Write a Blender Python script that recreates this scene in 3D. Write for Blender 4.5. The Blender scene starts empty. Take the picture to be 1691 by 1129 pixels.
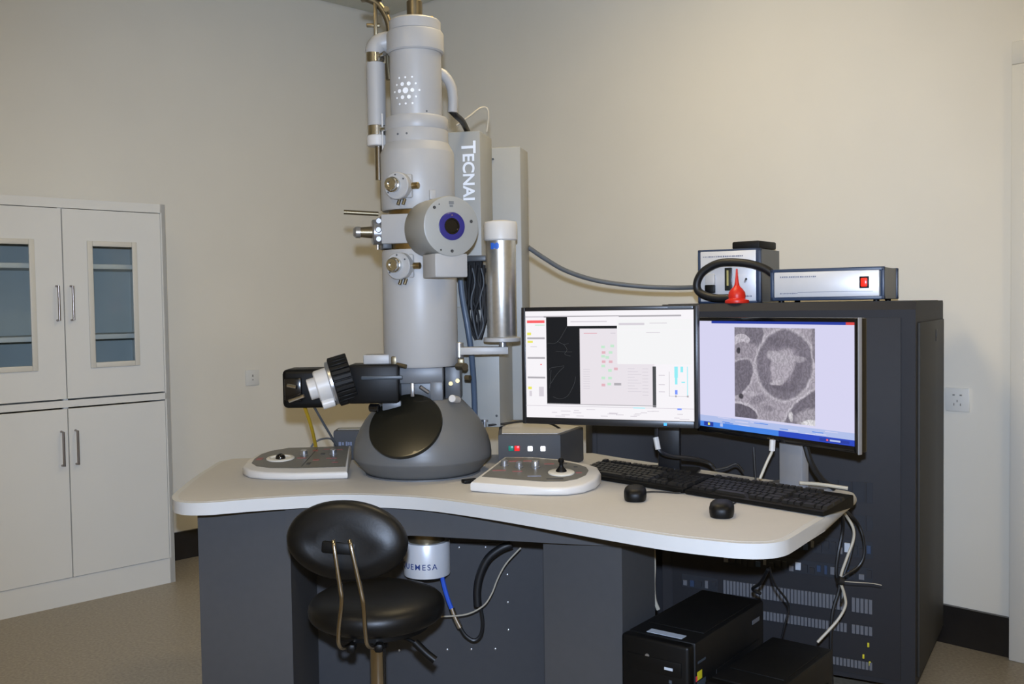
import bpy, bmesh, math, random
from mathutils import Vector, Matrix
random.seed(7)
PI = math.pi
R = math.radians
SC = bpy.context.scene
COL = SC.collection

# ------------------------------------------------------------------ camera
CAM_H, FPX, PITCH, ROLL = 1.31, 1620.0, R(2.26), R(.86)
cd = bpy.data.cameras.new('camera')
cd.sensor_width = 36.0
cd.lens = 36.0 * FPX / 1691.0
cd.clip_start = .05
cam = bpy.data.objects.new('camera', cd)
COL.objects.link(cam)
fw = Vector((0, math.cos(PITCH), -math.sin(PITCH)))
u0 = Vector((0, math.sin(PITCH), math.cos(PITCH)))
r0 = Vector((1, 0, 0))
rt = r0 * math.cos(ROLL) - u0 * math.sin(ROLL)
up = u0 * math.cos(ROLL) + r0 * math.sin(ROLL)
cam.matrix_world = Matrix(((rt.x, up.x, -fw.x, 0), (rt.y, up.y, -fw.y, 0), (rt.z, up.z, -fw.z, CAM_H), (0, 0, 0, 1)))
SC.camera = cam

# ------------------------------------------------------------------ world and lights
wd = bpy.data.worlds.new('world')
SC.world = wd
wd.use_nodes = True
wd.node_tree.nodes['Background'].inputs[0].default_value = (1, .85, .6, 1)
wd.node_tree.nodes['Background'].inputs[1].default_value = .02
FLASH_W = 420.0         # flash unit on top of the photographer's camera
LAMP_E = 17.6           # ceiling panels
LAMP_C = (1.0, .80, .47)
fl = bpy.data.lights.new('camera_flash', 'SPOT')
fl.energy = FLASH_W
fl.color = (.60, .74, 1.0)
fl.shadow_soft_size = .022
fl.spot_size = R(83)
fl.spot_blend = .8
flo = bpy.data.objects.new('camera_flash', fl)
flo.location = (0.0, -.03, CAM_H + .125)
flo.rotation_euler = (R(87), 0, R(.5))
COL.objects.link(flo)
SC.view_settings.view_transform = 'Standard'
SC.view_settings.look = 'None'
SC.view_settings.gamma = 1
SC.view_settings.use_curve_mapping = False
SC.view_settings.exposure = 0.0

# ------------------------------------------------------------------ helpers
def lin(c):
    return tuple(((v / 255) / 12.92 if v / 255 <= .04045 else ((v / 255 + .055) / 1.055) ** 2.4) for v in c)

MATS = {}
def mat(name, rgb, rough=.5, metal=0.0, noise=0.0, nscale=30.0, bump=0.0, bscale=200.0, emit=None, estr=0.0, trans=0.0, coat=0.0, spec=.5, raw=False, dark=None):
    m = bpy.data.materials.new(name)
    m.use_nodes = True
    nt = m.node_tree
    b = nt.nodes['Principled BSDF']
    c = rgb if raw else lin(rgb)
    b.inputs['Base Color'].default_value = (*c, 1)
    b.inputs['Roughness'].default_value = rough
    b.inputs['Metallic'].default_value = metal
    b.inputs['Specular IOR Level'].default_value = spec
    b.inputs['Transmission Weight'].default_value = trans
    b.inputs['Coat Weight'].default_value = coat
    if emit is not None:
        b.inputs['Emission Color'].default_value = (*(lin(emit)), 1)
        b.inputs['Emission Strength'].default_value = estr
    if noise or bump:
        tc = nt.nodes.new('ShaderNodeTexCoord')
    if noise:
        n = nt.nodes.new('ShaderNodeTexNoise')
        n.inputs['Scale'].default_value = nscale
        n.inputs['Detail'].default_value = 5
        nt.links.new(tc.outputs['Object'], n.inputs['Vector'])
        rp = nt.nodes.new('ShaderNodeValToRGB')
        rp.color_ramp.elements[0].position = .3
        rp.color_ramp.elements[1].position = .7
        lo = tuple(v * (1 - noise) for v in c) if dark is None else lin(dark)
        rp.color_ramp.elements[0].color = (*lo, 1)
        rp.color_ramp.elements[1].color = (*tuple(min(1, v * (1 + noise)) for v in c), 1)
        nt.links.new(n.outputs['Fac'], rp.inputs['Fac'])
        nt.links.new(rp.outputs['Color'], b.inputs['Base Color'])
    if bump:
        n2 = nt.nodes.new('ShaderNodeTexNoise')
        n2.inputs['Scale'].default_value = bscale
        n2.inputs['Detail'].default_value = 3
        nt.links.new(tc.outputs['Object'], n2.inputs['Vector'])
        bp = nt.nodes.new('ShaderNodeBump')
        bp.inputs['Strength'].default_value = bump
        bp.inputs['Distance'].default_value = .002
        nt.links.new(n2.outputs['Fac'], bp.inputs['Height'])
        nt.links.new(bp.outputs['Normal'], b.inputs['Normal'])
    MATS[name] = m
    return m

mat('wall_paint', (226, 221, 208), .7, noise=.015, nscale=3, bump=.05, bscale=60)
mat('floor_terrazzo', (146, 136, 118), .4, noise=.22, nscale=90, bump=.04, bscale=120)
mat('ceiling_tile', (205, 205, 192), .85, noise=.03, nscale=60)
mat('ceiling_grid', (130, 132, 126), .6)
mat('skirting_black', (34, 31, 29), .3, noise=.2, nscale=12)
mat('steel_white', (218, 217, 211), .42, bump=.02, bscale=300, noise=.01, nscale=5)
mat('seam_dark', (120, 118, 112), .6)
mat('door_white', (214, 212, 204), .5, noise=.01, nscale=4)
mat('plastic_white', (200, 197, 192), .4, noise=.01, nscale=20)
mat('plastic_cream', (206, 202, 190), .45)
mat('steel_handle', (150, 142, 136), .3, metal=1, noise=.05, nscale=40)
mat('cabinet_inside', (188, 194, 192), .6, noise=.03, nscale=8)
mat('desk_laminate', (186, 183, 178), .55, spec=.35, noise=.012, nscale=40)
mat('desk_edge', (190, 190, 188), .45, spec=.3, noise=.01, nscale=20)
mat('grey_dark', (70, 70, 71), .6, spec=.3, noise=.03, nscale=40, bump=.03, bscale=500)
mat('grey_deep', (64, 64, 66), .6, spec=.3, noise=.03, nscale=40)
mat('rack_paint', (46, 46, 49), .6, spec=.2, noise=.03, nscale=30, bump=.03, bscale=500)
mat('rack_side', (52, 51, 48), .6, spec=.3, noise=.03, nscale=30)
mat('column_grey', (166, 165, 163), .42, noise=.012, nscale=20)
mat('tower_grey', (152, 152, 147), .45, noise=.012, nscale=20)
mat('tower_warm', (178, 177, 172), .5, noise=.012, nscale=20)
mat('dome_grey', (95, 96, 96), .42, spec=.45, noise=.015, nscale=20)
mat('block_grey', (92, 95, 99), .4, noise=.02, nscale=20)
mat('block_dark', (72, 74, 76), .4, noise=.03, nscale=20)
mat('window_black', (20, 20, 16), .3, spec=.4, noise=.05, nscale=10, coat=.3)
mat('brass', (168, 148, 108), .28, metal=1, noise=.06, nscale=30)
mat('brass_dull', (122, 112, 90), .38, metal=.85, noise=.08, nscale=30)
mat('chrome', (214, 214, 216), .18, metal=1, noise=.03, nscale=30)
mat('steel_soft', (176, 177, 180), .3, metal=.85, noise=.04, nscale=40)
mat('steel_brushed', (206, 206, 202), .2, metal=1, noise=.05, nscale=60)
mat('brass_rod', (164, 158, 148), .2, metal=1, noise=.05, nscale=20)
mat('black_plastic', (9, 9, 9), .45, spec=.22, noise=.08, nscale=60)
mat('black_matte', (10, 10, 10), .6, spec=.3, noise=.1, nscale=60)
mat('black_gloss', (14, 14, 15), .15, noise=.05, nscale=20, coat=.2)
mat('black_leather', (10, 10, 10), .42, spec=.32, noise=.12, nscale=25, bump=.08, bscale=180)
mat('pc_black', (14, 14, 14), .5, spec=.3, noise=.08, nscale=30)
mat('cable_black', (20, 21, 23), .45, noise=.1, nscale=40)
mat('cable_grey', (92, 96, 100), .5, noise=.05, nscale=40)
mat('cable_white', (176, 168, 150), .45, noise=.03, nscale=40)
mat('cable_blue', (40, 84, 190), .4, noise=.05, nscale=40)
mat('cable_yellow', (214, 176, 44), .45, noise=.05, nscale=40)
mat('hose_blue', (74, 88, 106), .4, noise=.05, nscale=30)
mat('lens_blue', (46, 44, 112), .2, noise=.1, nscale=30)
mat('panel_dark', (98, 96, 90), .45, noise=.04, nscale=50)
mat('mark_red', (140, 82, 80), .5)
mat('mark_dark', (52, 52, 52), .5)
mat('slot_grey', (128, 126, 120), .5)
mat('flask_steel', (214, 214, 210), .3, metal=.9, noise=.06, nscale=80)
mat('print_white', (240, 242, 245), .5)
mat('print_blue', (40, 62, 120), .5)
mat('print_grey', (120, 126, 146), .5)
mat('button_green', (24, 130, 110), .3, emit=(20, 130, 105), estr=.12)
mat('button_red', (232, 40, 40), .3, emit=(235, 30, 30), estr=.5)
mat('button_white', (245, 245, 245), .3, emit=(255, 255, 255), estr=.7)
mat('switch_red', (220, 36, 30), .25, emit=(255, 50, 30), estr=.7)
mat('box_navy', (46, 62, 88), .4, noise=.03, nscale=30)
mat('box_side', (112, 114, 114), .5, noise=.03, nscale=30)
mat('alu_face', (222, 223, 226), .35, metal=.25, noise=.012, nscale=40)
mat('rubber_red', (214, 42, 26), .4, noise=.05, nscale=30)
mat('gauge_dark', (40, 42, 38), .3)
mat('gauge_yellow', (186, 176, 110), .4)
mat('label_paper', (178, 186, 196), .5)
mat('sticker_yellow', (206, 196, 40), .5)
mat('sticker_red', (200, 60, 70), .5)
mat('label_blue', (52, 100, 190), .4)
mat('bezel_black', (20, 21, 24), .35, noise=.05, nscale=40)
mat('bezel_grey', (62, 70, 78), .4, noise=.05, nscale=40)
mat('stand_grey', (150, 150, 152), .4, metal=.3, noise=.03, nscale=30)
mat('key_black', (22, 21, 20), .45, noise=.06, nscale=80)
mat('grille_light', (98, 100, 106), .5, noise=.03, nscale=60)
mat('recess_dark', (30, 33, 40), .7, noise=.1, nscale=30)
mat('led_blue', (60, 150, 230), .4, emit=(60, 160, 240), estr=.8)
mat('lamp_diffuser', (255, 240, 215), .6, emit=(255, 255, 255), estr=0)
_b = MATS['lamp_diffuser'].node_tree.nodes['Principled BSDF']
_b.inputs['Emission Color'].default_value = (*LAMP_C, 1)
_b.inputs['Emission Strength'].default_value = LAMP_E

def glass_mat():
    m = bpy.data.materials.new('cabinet_glass')
    m.use_nodes = True
    nt = m.node_tree
    out = nt.nodes['Material Output']
    nt.nodes.remove(nt.nodes['Principled BSDF'])
    t = nt.nodes.new('ShaderNodeBsdfTransparent')
    t.inputs[0].default_value = (.93, .955, .955, 1)
    g = nt.nodes.new('ShaderNodeBsdfGlossy')
    g.inputs['Roughness'].default_value = .08
    mx = nt.nodes.new('ShaderNodeMixShader')
    fr = nt.nodes.new('ShaderNodeFresnel')
    fr.inputs['IOR'].default_value = 1.5
    nt.links.new(fr.outputs[0], mx.inputs[0])
    nt.links.new(t.outputs[0], mx.inputs[1])
    nt.links.new(g.outputs[0], mx.inputs[2])
    nt.links.new(mx.outputs[0], out.inputs[0])
    MATS['cabinet_glass'] = m
glass_mat()

def emis(name, rgb, s=1.0):
    m = bpy.data.materials.new(name)
    m.use_nodes = True
    b = m.node_tree.nodes['Principled BSDF']
    b.inputs['Base Color'].default_value = (.01, .01, .01, 1)
    b.inputs['Roughness'].default_value = .5
    b.inputs['Specular IOR Level'].default_value = .05
    b.inputs['Emission Color'].default_value = (*lin(rgb), 1)
    b.inputs['Emission Strength'].default_value = s
    MATS[name] = m
for nm, c in dict(px_white=(246, 243, 247), px_pink=(232, 226, 232), px_soft=(243, 243, 244), px_grey=(176, 172, 178), px_line=(214, 208, 216), px_black=(6, 6, 8), px_red=(250, 96, 100), px_yellow=(236, 232, 100), px_green=(196, 232, 206), px_cyan=(150, 236, 244), px_blue=(120, 150, 250), px_lav=(214, 212, 240), px_navy=(36, 58, 160), px_task=(66, 130, 228), px_task2=(40, 70, 190), px_menu=(176, 190, 232), px_darkgrey=(70, 72, 74), px_rose=(226, 180, 190), px_closered=(220, 70, 70)).items():
    emis(nm, c)

def thing(name, label, cat, loc=(0, 0, 0), rz=0.0, group=None):
    o = bpy.data.objects.new(name, None)
    COL.objects.link(o)
    o.empty_display_size = .05
    o.location = loc
    o.rotation_euler = (0, 0, rz)
    o['label'] = label
    o['category'] = cat
    if group:
        o['group'] = group
    return o

def root_matrix(o):
    while o.parent:
        o = o.parent
    return Matrix.Translation(o.location) @ Matrix.Rotation(o.rotation_euler.z, 4, 'Z')

def frame(pos, zdir, xhint=(1, 0, 0)):
    z = Vector(zdir).normalized()
    x = Vector(xhint)
    x = (x - z * x.dot(z))
    if x.length < 1e-5:
        x = Vector((0, 1, 0)) - z * z.y
    x.normalize()
    y = z.cross(x)
    return Matrix(((x.x, y.x, z.x, pos[0]), (x.y, y.y, z.y, pos[1]), (x.z, y.z, z.z, pos[2]), (0, 0, 0, 1)))

def smooth_path(pts, n=6):
    P = [Vector(p) for p in pts]
    if len(P) < 3:
        return P
    out = []
    Q = [P[0] * 2 - P[1]] + P + [P[-1] * 2 - P[-2]]
    for i in range(1, len(Q) - 2):
        a, b, c, d = Q[i - 1], Q[i], Q[i + 1], Q[i + 2]
        for k in range(n):
            t = k / n
            out.append(.5 * ((2 * b) + (c - a) * t + (2 * a - 5 * b + 4 * c - d) * t * t + (3 * b - a - 3 * c + d) * t ** 3))
    out.append(P[-1])
    return out

class MB:
    def __init__(s):
        s.bm = bmesh.new()
        s.mats = []
        s.cur = 0
    def use(s, m):
        if m not in s.mats:
            s.mats.append(m)
        s.cur = s.mats.index(m)
        return s
    def add(s, verts, faces, M=None):
        vs = [s.bm.verts.new((M @ Vector(v)) if M is not None else Vector(v)) for v in verts]
        fs = []
        for f in faces:
            try:
                nf = s.bm.faces.new([vs[i] for i in f])
                nf.material_index = s.cur
                fs.append(nf)
            except ValueError:
                pass
        return vs, fs
    def bev(s, fs, off, seg=2, edges=None):
        if edges is None:
            edges = list({e for f in fs for e in f.edges})
        r = bmesh.ops.bevel(s.bm, geom=edges, offset=off, segments=seg, affect='EDGES', clamp_overlap=True, profile=.5)
        for f in r['faces']:
            f.material_index = s.cur
    def box(s, c, d, rz=0.0, bevel=0.0, seg=2, M=None):
        x, y, z = d[0] / 2, d[1] / 2, d[2] / 2
        if M is None:
            M = Matrix.Translation(c) @ Matrix.Rotation(rz, 4, 'Z')
        else:
            M = M @ Matrix.Translation(c) @ Matrix.Rotation(rz, 4, 'Z')
        v = [(-x, -y, -z), (x, -y, -z), (x, y, -z), (-x, y, -z), (-x, -y, z), (x, -y, z), (x, y, z), (-x, y, z)]
        f = [(0, 3, 2, 1), (4, 5, 6, 7), (0, 1, 5, 4), (1, 2, 6, 5), (2, 3, 7, 6), (3, 0, 4, 7)]
        vs, fs = s.add(v, f, M)
        if bevel:
            s.bev(fs, bevel, seg)
        return s
    def lathe(s, prof, M=None, seg=48, pos=(0, 0, 0)):
        if M is None:
            M = Matrix.Translation(pos)
        rings = []
        for r, z in prof:
            if r < 1e-6:
                rings.append([s.bm.verts.new(M @ Vector((0, 0, z)))])
            else:
                rings.append([s.bm.verts.new(M @ Vector((r * math.cos(2 * PI * k / seg), r * math.sin(2 * PI * k / seg), z))) for k in range(seg)])
        for a, b in zip(rings, rings[1:]):
            for k in range(seg):
                k2 = (k + 1) % seg
                if len(a) == 1 and len(b) == 1:
                    continue
                if len(a) == 1:
                    l = [a[0], b[k2], b[k]]
                elif len(b) == 1:
                    l = [a[k], a[k2], b[0]]
                else:
                    l = [a[k], a[k2], b[k2], b[k]]
                f = s.bm.faces.new(l)
                f.material_index = s.cur
        return s
    def cyl(s, p0, p1, r, r1=None, seg=24, bevel=0.0):
        p0, p1 = Vector(p0), Vector(p1)
        L = (p1 - p0).length
        r1 = r if r1 is None else r1
        M = frame(p0, p1 - p0)
        b = bevel
        pr = [(0, 0), (r - b, 0), (r, b), (r1, L - b), (r1 - b, L), (0, L)] if b else [(0, 0), (r, 0), (r1, L), (0, L)]
        return s.lathe(pr, M, seg)
    def tube(s, pts, r, seg=8, n=6, smooth=True):
        P = smooth_path(pts, n) if smooth else [Vector(p) for p in pts]
        prev = None
        rings = []
        for i, p in enumerate(P):
            t = (P[min(i + 1, len(P) - 1)] - P[max(i - 1, 0)])
            if t.length < 1e-9:
                t = Vector((0, 0, 1))
            t.normalize()
            if prev is None:
                x = t.orthogonal().normalized()
            else:
                x = (prev - t * prev.dot(t)).normalized()
            prev = x
            y = t.cross(x)
            rings.append([s.bm.verts.new(p + (x * math.cos(2 * PI * k / seg) + y * math.sin(2 * PI * k / seg)) * r) for k in range(seg)])
        for a, b in zip(rings, rings[1:]):
            for k in range(seg):
                f = s.bm.faces.new([a[k], a[(k + 1) % seg], b[(k + 1) % seg], b[k]])
                f.material_index = s.cur
        for g, rv in ((rings[0], True), (rings[-1], False)):
            f = s.bm.faces.new(list(reversed(g)) if rv else g)
            f.material_index = s.cur
        return s
    def prism(s, pts, z0, z1, bevel=0.0, seg=2, M=None, ztop=None):
        n = len(pts)
        area = sum(pts[i][0] * pts[(i + 1) % n][1] - pts[(i + 1) % n][0] * pts[i][1] for i in range(n))
        if area < 0:
            pts = list(reversed(pts))
        zt = [ztop(p[0], p[1]) if ztop else z1 for p in pts]
        v = [(p[0], p[1], z0) for p in pts] + [(p[0], p[1], z) for p, z in zip(pts, zt)]
        f = [tuple(reversed(range(n))), tuple(range(n, 2 * n))] + [(i, (i + 1) % n, n + (i + 1) % n, n + i) for i in range(n)]
        vs, fs = s.add(v, f, M)
        if bevel:
            s.bev(fs, bevel, seg, edges=list(set(fs[0].edges) | set(fs[1].edges)))
        return s
    def sphere(s, c, r, sc=(1, 1, 1), M=None, seg=24):
        m = Matrix.Translation(c) @ (M if M is not None else Matrix()) @ Matrix.Diagonal((*sc, 1))
        h = seg // 2
        return s.lathe([(r * math.sin(PI * k / h) if 0 < k < h else 0, -r * math.cos(PI * k / h)) for k in range(h + 1)], m, seg)
    def mesh(s, name, m=None):
        bmesh.ops.recalc_face_normals(s.bm, faces=s.bm.faces)
        me = bpy.data.meshes.new(name)
        s.bm.to_mesh(me)
        s.bm.free()
        for p in me.polygons:
            p.use_smooth = True
        me.set_sharp_from_angle(angle=R(38))
        for x in ([m] if m else s.mats):
            me.materials.append(MATS[x])
        return me
    def build(s, name, m=None, parent=None, world=True, label=None, kind=None):
        if parent is not None and world:
            s.bm.transform(root_matrix(parent).inverted())
        me = s.mesh(name, m)
        o = bpy.data.objects.new(name, me)
        COL.objects.link(o)
        if parent is not None:
            o.parent = parent
        if label:
            o['label'] = label
        if kind:
            o['kind'] = kind
        return o

def struct(o):
    o['kind'] = 'structure'
    return o

def tag(o, label, cat, group=None):
    o['label'] = label
    o['category'] = cat
    if group:
        o['group'] = group
    return o

def recenter(o):
    """move a single-mesh thing's origin to the middle of its base"""
    me = o.data
    xs = [v.co for v in me.vertices]
    c = Vector(((min(v.x for v in xs) + max(v.x for v in xs)) / 2, (min(v.y for v in xs) + max(v.y for v in xs)) / 2, min(v.z for v in xs)))
    me.transform(Matrix.Translation(-c))
    o.location = c
    return o

def inst(me, name, parent, loc, rot=None, scale=None):
    o = bpy.data.objects.new(name, me)
    COL.objects.link(o)
    o.parent = parent
    o.location = loc
    if rot:
        o.rotation_euler = rot
    if scale:
        o.scale = scale
    return o

def text(name, body, size, M, m, parent, align='LEFT', extrude=.0006, wrap=None, sx=1.0, bold=0.0, space=1.0):
    cu = bpy.data.curves.new(name, 'FONT')
    cu.body = body
    cu.size = size
    cu.align_x = align
    cu.align_y = 'CENTER'
    cu.extrude = extrude
    cu.offset = bold
    cu.space_character = space
    o = bpy.data.objects.new(name, cu)
    COL.objects.link(o)
    dg = bpy.context.evaluated_depsgraph_get()
    me = bpy.data.meshes.new_from_object(o.evaluated_get(dg))
    bpy.data.objects.remove(o)
    bpy.data.curves.remove(cu)
    for v in me.vertices:
        x, y, z = v.co
        x *= sx
        if wrap:
            a = x / wrap
            v.co = (math.sin(a) * (wrap + z), y, (wrap + z) * math.cos(a) - wrap)
        else:
            v.co = (x, y, z)
    me.transform(root_matrix(parent).inverted() @ M)
    me.materials.clear()
    me.materials.append(MATS[m])
    q = bpy.data.objects.new(name, me)
    COL.objects.link(q)
    q.parent = parent
    return q

# ------------------------------------------------------------------ room shell
A = Vector((.70, -.714, 0)).normalized()       # along the right wall, away from the corner
B = Vector((-.714, -.70, 0)).normalized()      # along the left wall, away from the corner
dL, dR = 4.86, 3.745
CORNER = -A * dL - B * dR
CEIL = 3.075
LA, LB = 6.6, 5.4
RZ = math.atan2(A.y, A.x)
def room(a, b, z=0.0):
    p = CORNER + A * a + B * b
    return Vector((p.x, p.y, z))
# local room frame: x along A, y along -B
MR = Matrix.Translation(CORNER) @ Matrix(((A.x, -B.x, 0, 0), (A.y, -B.y, 0, 0), (0, 0, 1, 0), (0, 0, 0, 1)))
def rbox(a0, a1, b0, b1, z0, z1, bevel=0.0):
    m = MB()
    m.box(((a0 + a1) / 2, -(b0 + b1) / 2, (z0 + z1) / 2), (a1 - a0, b1 - b0, z1 - z0), M=MR, bevel=bevel)
    return m
T = .12
struct(rbox(-T, LA + T, -T, LB + T, -.1, 0).build('floor', 'floor_terrazzo'))
struct(rbox(-T, 0, -T, LB + T, 0, CEIL + .1).build('wall_left', 'wall_paint'))
struct(rbox(0, LA, -T, 0, 0, CEIL + .1).build('wall_right', 'wall_paint'))
struct(rbox(LA, LA + T, -T, LB + T, 0, CEIL + .1).build('wall_front', 'wall_paint'))
struct(rbox(0, LA, LB, LB + T, 0, CEIL + .1).build('wall_back', 'wall_paint'))
ceil = struct(rbox(0, LA, 0, LB, CEIL + .02, CEIL + .1).build('ceiling', 'ceiling_grid'))
tm = MB().box((0, 0, 0), (.582, .582, .02), bevel=.003, seg=1).mesh('ceiling_tile', 'ceiling_tile')
for i in range(11):
    for j in range(9):
        q = inst(tm, 'ceiling_tile', ceil, room(.3 + .6 * i, .3 + .6 * j, CEIL + .008), (0, 0, RZ))
DOOR_A = None
def wall_pt(a):
    return room(a, 0)
def find_a(px):
    """distance along the right wall where the door casing starts"""
    k = (px - 845.5) / FPX
    return (k * CORNER.y - CORNER.x) / (A.x - k * A.y)
DA = find_a(1676)
struct(rbox(0, .018, 0, LB, 0, .145).build('baseboard_left', 'skirting_black'))
struct(rbox(.018, DA - .002, 0, .018, 0, .145).build('baseboard_right', 'skirting_black'))
# door in the right wall: casing and leaf
dr = bpy.data.objects.new('door_1', None)
COL.objects.link(dr)
dr.location = room(DA + .5, 0)
struct(dr)
DT = 2.12
m = MB()
m.box((DA + .04, -.022, DT / 2), (.08, .044, DT), M=MR, bevel=.004)
m.box((DA + 1.04, -.022, DT / 2), (.08, .044, DT), M=MR, bevel=.004)
m.box((DA + .54, -.022, DT + .04 - .0), (1.08, .044, .08), M=MR, bevel=.004)
m.build('door_casing', 'door_white', dr)
MB().box((DA + .54, -.010, DT / 2), (.916, .02, DT - .004), M=MR).build('door_leaf', 'door_white', dr)
MB().box((DA + .16, -.03, 1.02), (.03, .02, .16), M=MR, bevel=.004).box((DA + .2, -.055, 1.05), (.12, .02, .02), M=MR, bevel=.006).build('door_handle', 'steel_handle', dr)

# ceiling lamps
for i, (a, b) in enumerate(((2.6, 1.3), (3.0, 3.55), (5.2, 1.6), (5.2, 4.1))):
    p = room(a, b, CEIL - .002)
    lab = ['white square ceiling lamp panel over the microscope desk', 'white square ceiling lamp panel above the space before the desk', 'white square ceiling lamp panel beside the door', 'white square ceiling lamp panel in the middle of the room'][i]
    L = thing('ceiling_lamp', lab, 'lamp', (p.x, p.y, p.z - .06), RZ, 'ceiling lamp panels')
    m = MB()
    for sx in (-1, 1):
        m.box((sx * .29, 0, .03), (.02, .6, .06))
        m.box((0, sx * .29, .03), (.56, .02, .06))
    m.box((0, 0, .055), (.56, .56, .01))
    m.build('frame', 'steel_white', L, world=False)
    MB().box((0, 0, .02), (.556, .556, .012)).build('diffuser', 'lamp_diffuser', L, world=False)

# wall sockets
def socket(name, pos, n, w, h, label, kind):
    o = thing(name, label, 'socket', pos, math.atan2(n.x, -n.y), 'wall sockets')
    MB().box((0, -.004, h / 2), (w, .008, h), bevel=.003).build('plate', 'steel_white', o, world=False)
    if kind == 1:
        MB().box((0, -.0085, h * .62), (.006, .002, .012)).box((0, -.0085, h * .36), (.006, .002, .006)).build('slots', 'slot_grey', o, world=False)
    else:
        m = MB()
        for x in (-.013, .013):
            m.box((x, -.0085, h * .7), (.008, .002, .005))
        for x, z, r in ((-.012, .3, .5), (.012, .3, -.5), (0, .45, 0)):
            m.box((x, -.0085, h * z), (.003, .002, .009))
        m.build('slots', 'slot_grey', o, world=False)
    return o
def on_wall(px, py, normal, dist):
    d = fw * FPX + rt * (px - 845.5) - up * (py - 564.5)
    o = Vector((0, 0, CAM_H))
    t = (-dist - o.dot(normal)) / d.dot(normal)
    return o + d * t
# left wall plane: A.P = -dL ; right wall plane: B.P = -dR
q = on_wall(416.5, 636, A, dL)
socket('wall_socket', (q.x, q.y, q.z), A, .082, .086, 'white wall socket plate between the white storage cabinet and the microscope', 1)
q = on_wall(1582, 679, B, dR)
socket('wall_socket', (q.x, q.y, q.z), B, .088, .088, 'white five-hole wall socket beside the dark equipment rack', 2)

# ------------------------------------------------------------------ storage cabinet
CF = -A * 4.470
cp = CF + B * ((Vector((-1.632, 4.661, 0)) - CF).dot(B))      # front right bottom corner
CW, CH, CDp = .955, 1.80, 4.86 - 4.470 - .006
crz = math.atan2(-B.y, -B.x)
cab = thing('storage_cabinet', 'tall white steel cabinet with two glazed upper doors and two plain lower doors', 'cabinet', (cp.x, cp.y, 0), crz)
# local: x from -CW (left) to 0 (right), y from 0 (front) to CDp (back)
m = MB()
t = .018
m.box((-CW / 2, CDp - t / 2, CH / 2), (CW, t, CH))
m.box((-t / 2, CDp / 2, CH / 2), (t, CDp - .001, CH))
m.box((-CW + t / 2, CDp / 2, CH / 2), (t, CDp - .001, CH))
m.box((-CW / 2, CDp / 2, CH - .0205), (CW, CDp - .001, .041))
m.box((-CW / 2, CDp / 2, .06), (CW, CDp - .001, .12))
m.box((-CW / 2, CDp / 2, .895), (CW, CDp - .001, .03))
m.box((-CW / 2, .024, CH / 2), (.02, .02, CH - .05))
for x in (-.0125, -CW + .0125):
    m.box((x, .0105, CH / 2), (.025, .02, CH))
m.build('body', 'steel_white', cab, world=False)
MB().box((-CW / 2, CDp - t - .003, 1.34), (CW - .04, .004, .86)).build('back_lining', 'cabinet_inside', cab, world=False)
for z in (1.185, 1.505):
    MB().box((-CW / 2, .19, z), (CW - .04, .3, .022), bevel=.002).build('shelf', 'steel_white', cab, world=False)
for k, x0 in enumerate((-CW + .030, -CW / 2 + .0025)):
    x1 = x0 + CW / 2 - .0325
    # upper door with a window
    d = MB()
    z0, z1 = .918, CH - .045
    wx0, wx1 = x0 + .115, x1 - .127
    wz0, wz1 = 1.06, 1.605
    def fr(a0, a1, c0, c1, y=.003, th=.018):
        d.box(((a0 + a1) / 2, y, (c0 + c1) / 2), (a1 - a0, th, c1 - c0))
    fr(x0, wx0, z0, z1); fr(wx1, x1, z0, z1); fr(wx0, wx1, z0, wz0); fr(wx0, wx1, wz1, z1)
    dd = d.build('door', 'steel_white', cab, world=False)
    fm = MB()
    for (a0, a1, c0, c1) in ((wx0 - .012, wx0 + .012, wz0 - .012, wz1 + .012), (wx1 - .012, wx1 + .012, wz0 - .012, wz1 + .012), (wx0 + .012, wx1 - .012, wz0 - .012, wz0 + .012), (wx0 + .012, wx1 - .012, wz1 - .012, wz1 + .012)):
        fm.box(((a0 + a1) / 2, -.009, (c0 + c1) / 2), (a1 - a0, .008, c1 - c0), bevel=.003)
    fm.build('window_frame', 'plastic_cream', dd, world=False)
    MB().box(((wx0 + wx1) / 2, .002, (wz0 + wz1) / 2), (wx1 - wx0, .004, wz1 - wz0)).build('pane', 'cabinet_glass', dd, world=False)
    hx = x1 - .028 if k == 0 else x0 + .028
    def handle(par, z):
        MB().tube([(hx, -.005, z - .075), (hx, -.032, z - .075), (hx, -.032, z + .075), (hx, -.005, z + .075)], .0055, smooth=False, seg=10).build('handle', 'steel_handle', par, world=False)
    handle(dd, 1.34)
    lo = MB().box(((x0 + x1) / 2, .003, .498), (x1 - x0, .018, .75)).build('door', 'steel_white', cab, world=False)
    handle(lo, .70)

# ------------------------------------------------------------------ microscope desk
DZ = .76
desk = thing('microscope_desk', 'console desk with wavy pale worktop, white rounded edge and dark grey pedestals', 'desk', (-.2, 3.0, 0))
front = [(-.95, 2.752), (-.866, 2.734), (-.75, 2.80), (-.584, 2.838), (-.442, 2.836), (-.259, 2.777), (-.082, 2.656), (.079, 2.522), (.224, 2.395), (.357, 2.285), (.47, 2.218)]
outline = [Vector((-1.0, 3.575, 0)), Vector((-1.030, 3.565, 0)), Vector((-1.047, 3.54, 0)), Vector((-1.055, 3.50, 0))]
outline += smooth_path([(-1.056, 3.46, 0), (-1.044, 3.20, 0), (-1.015, 2.92, 0), (-.999, 2.845, 0), (-.972, 2.79, 0), (-.925, 2.757, 0), (-.86, 2.757, 0), (-.75, 2.797, 0)] + [(*p, 0) for p in front[3:]] + [(.53, 2.196, 0), (.58, 2.199, 0), (.618, 2.222, 0), (.650, 2.263, 0), (.70, 2.336, 0)], 5)
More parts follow.
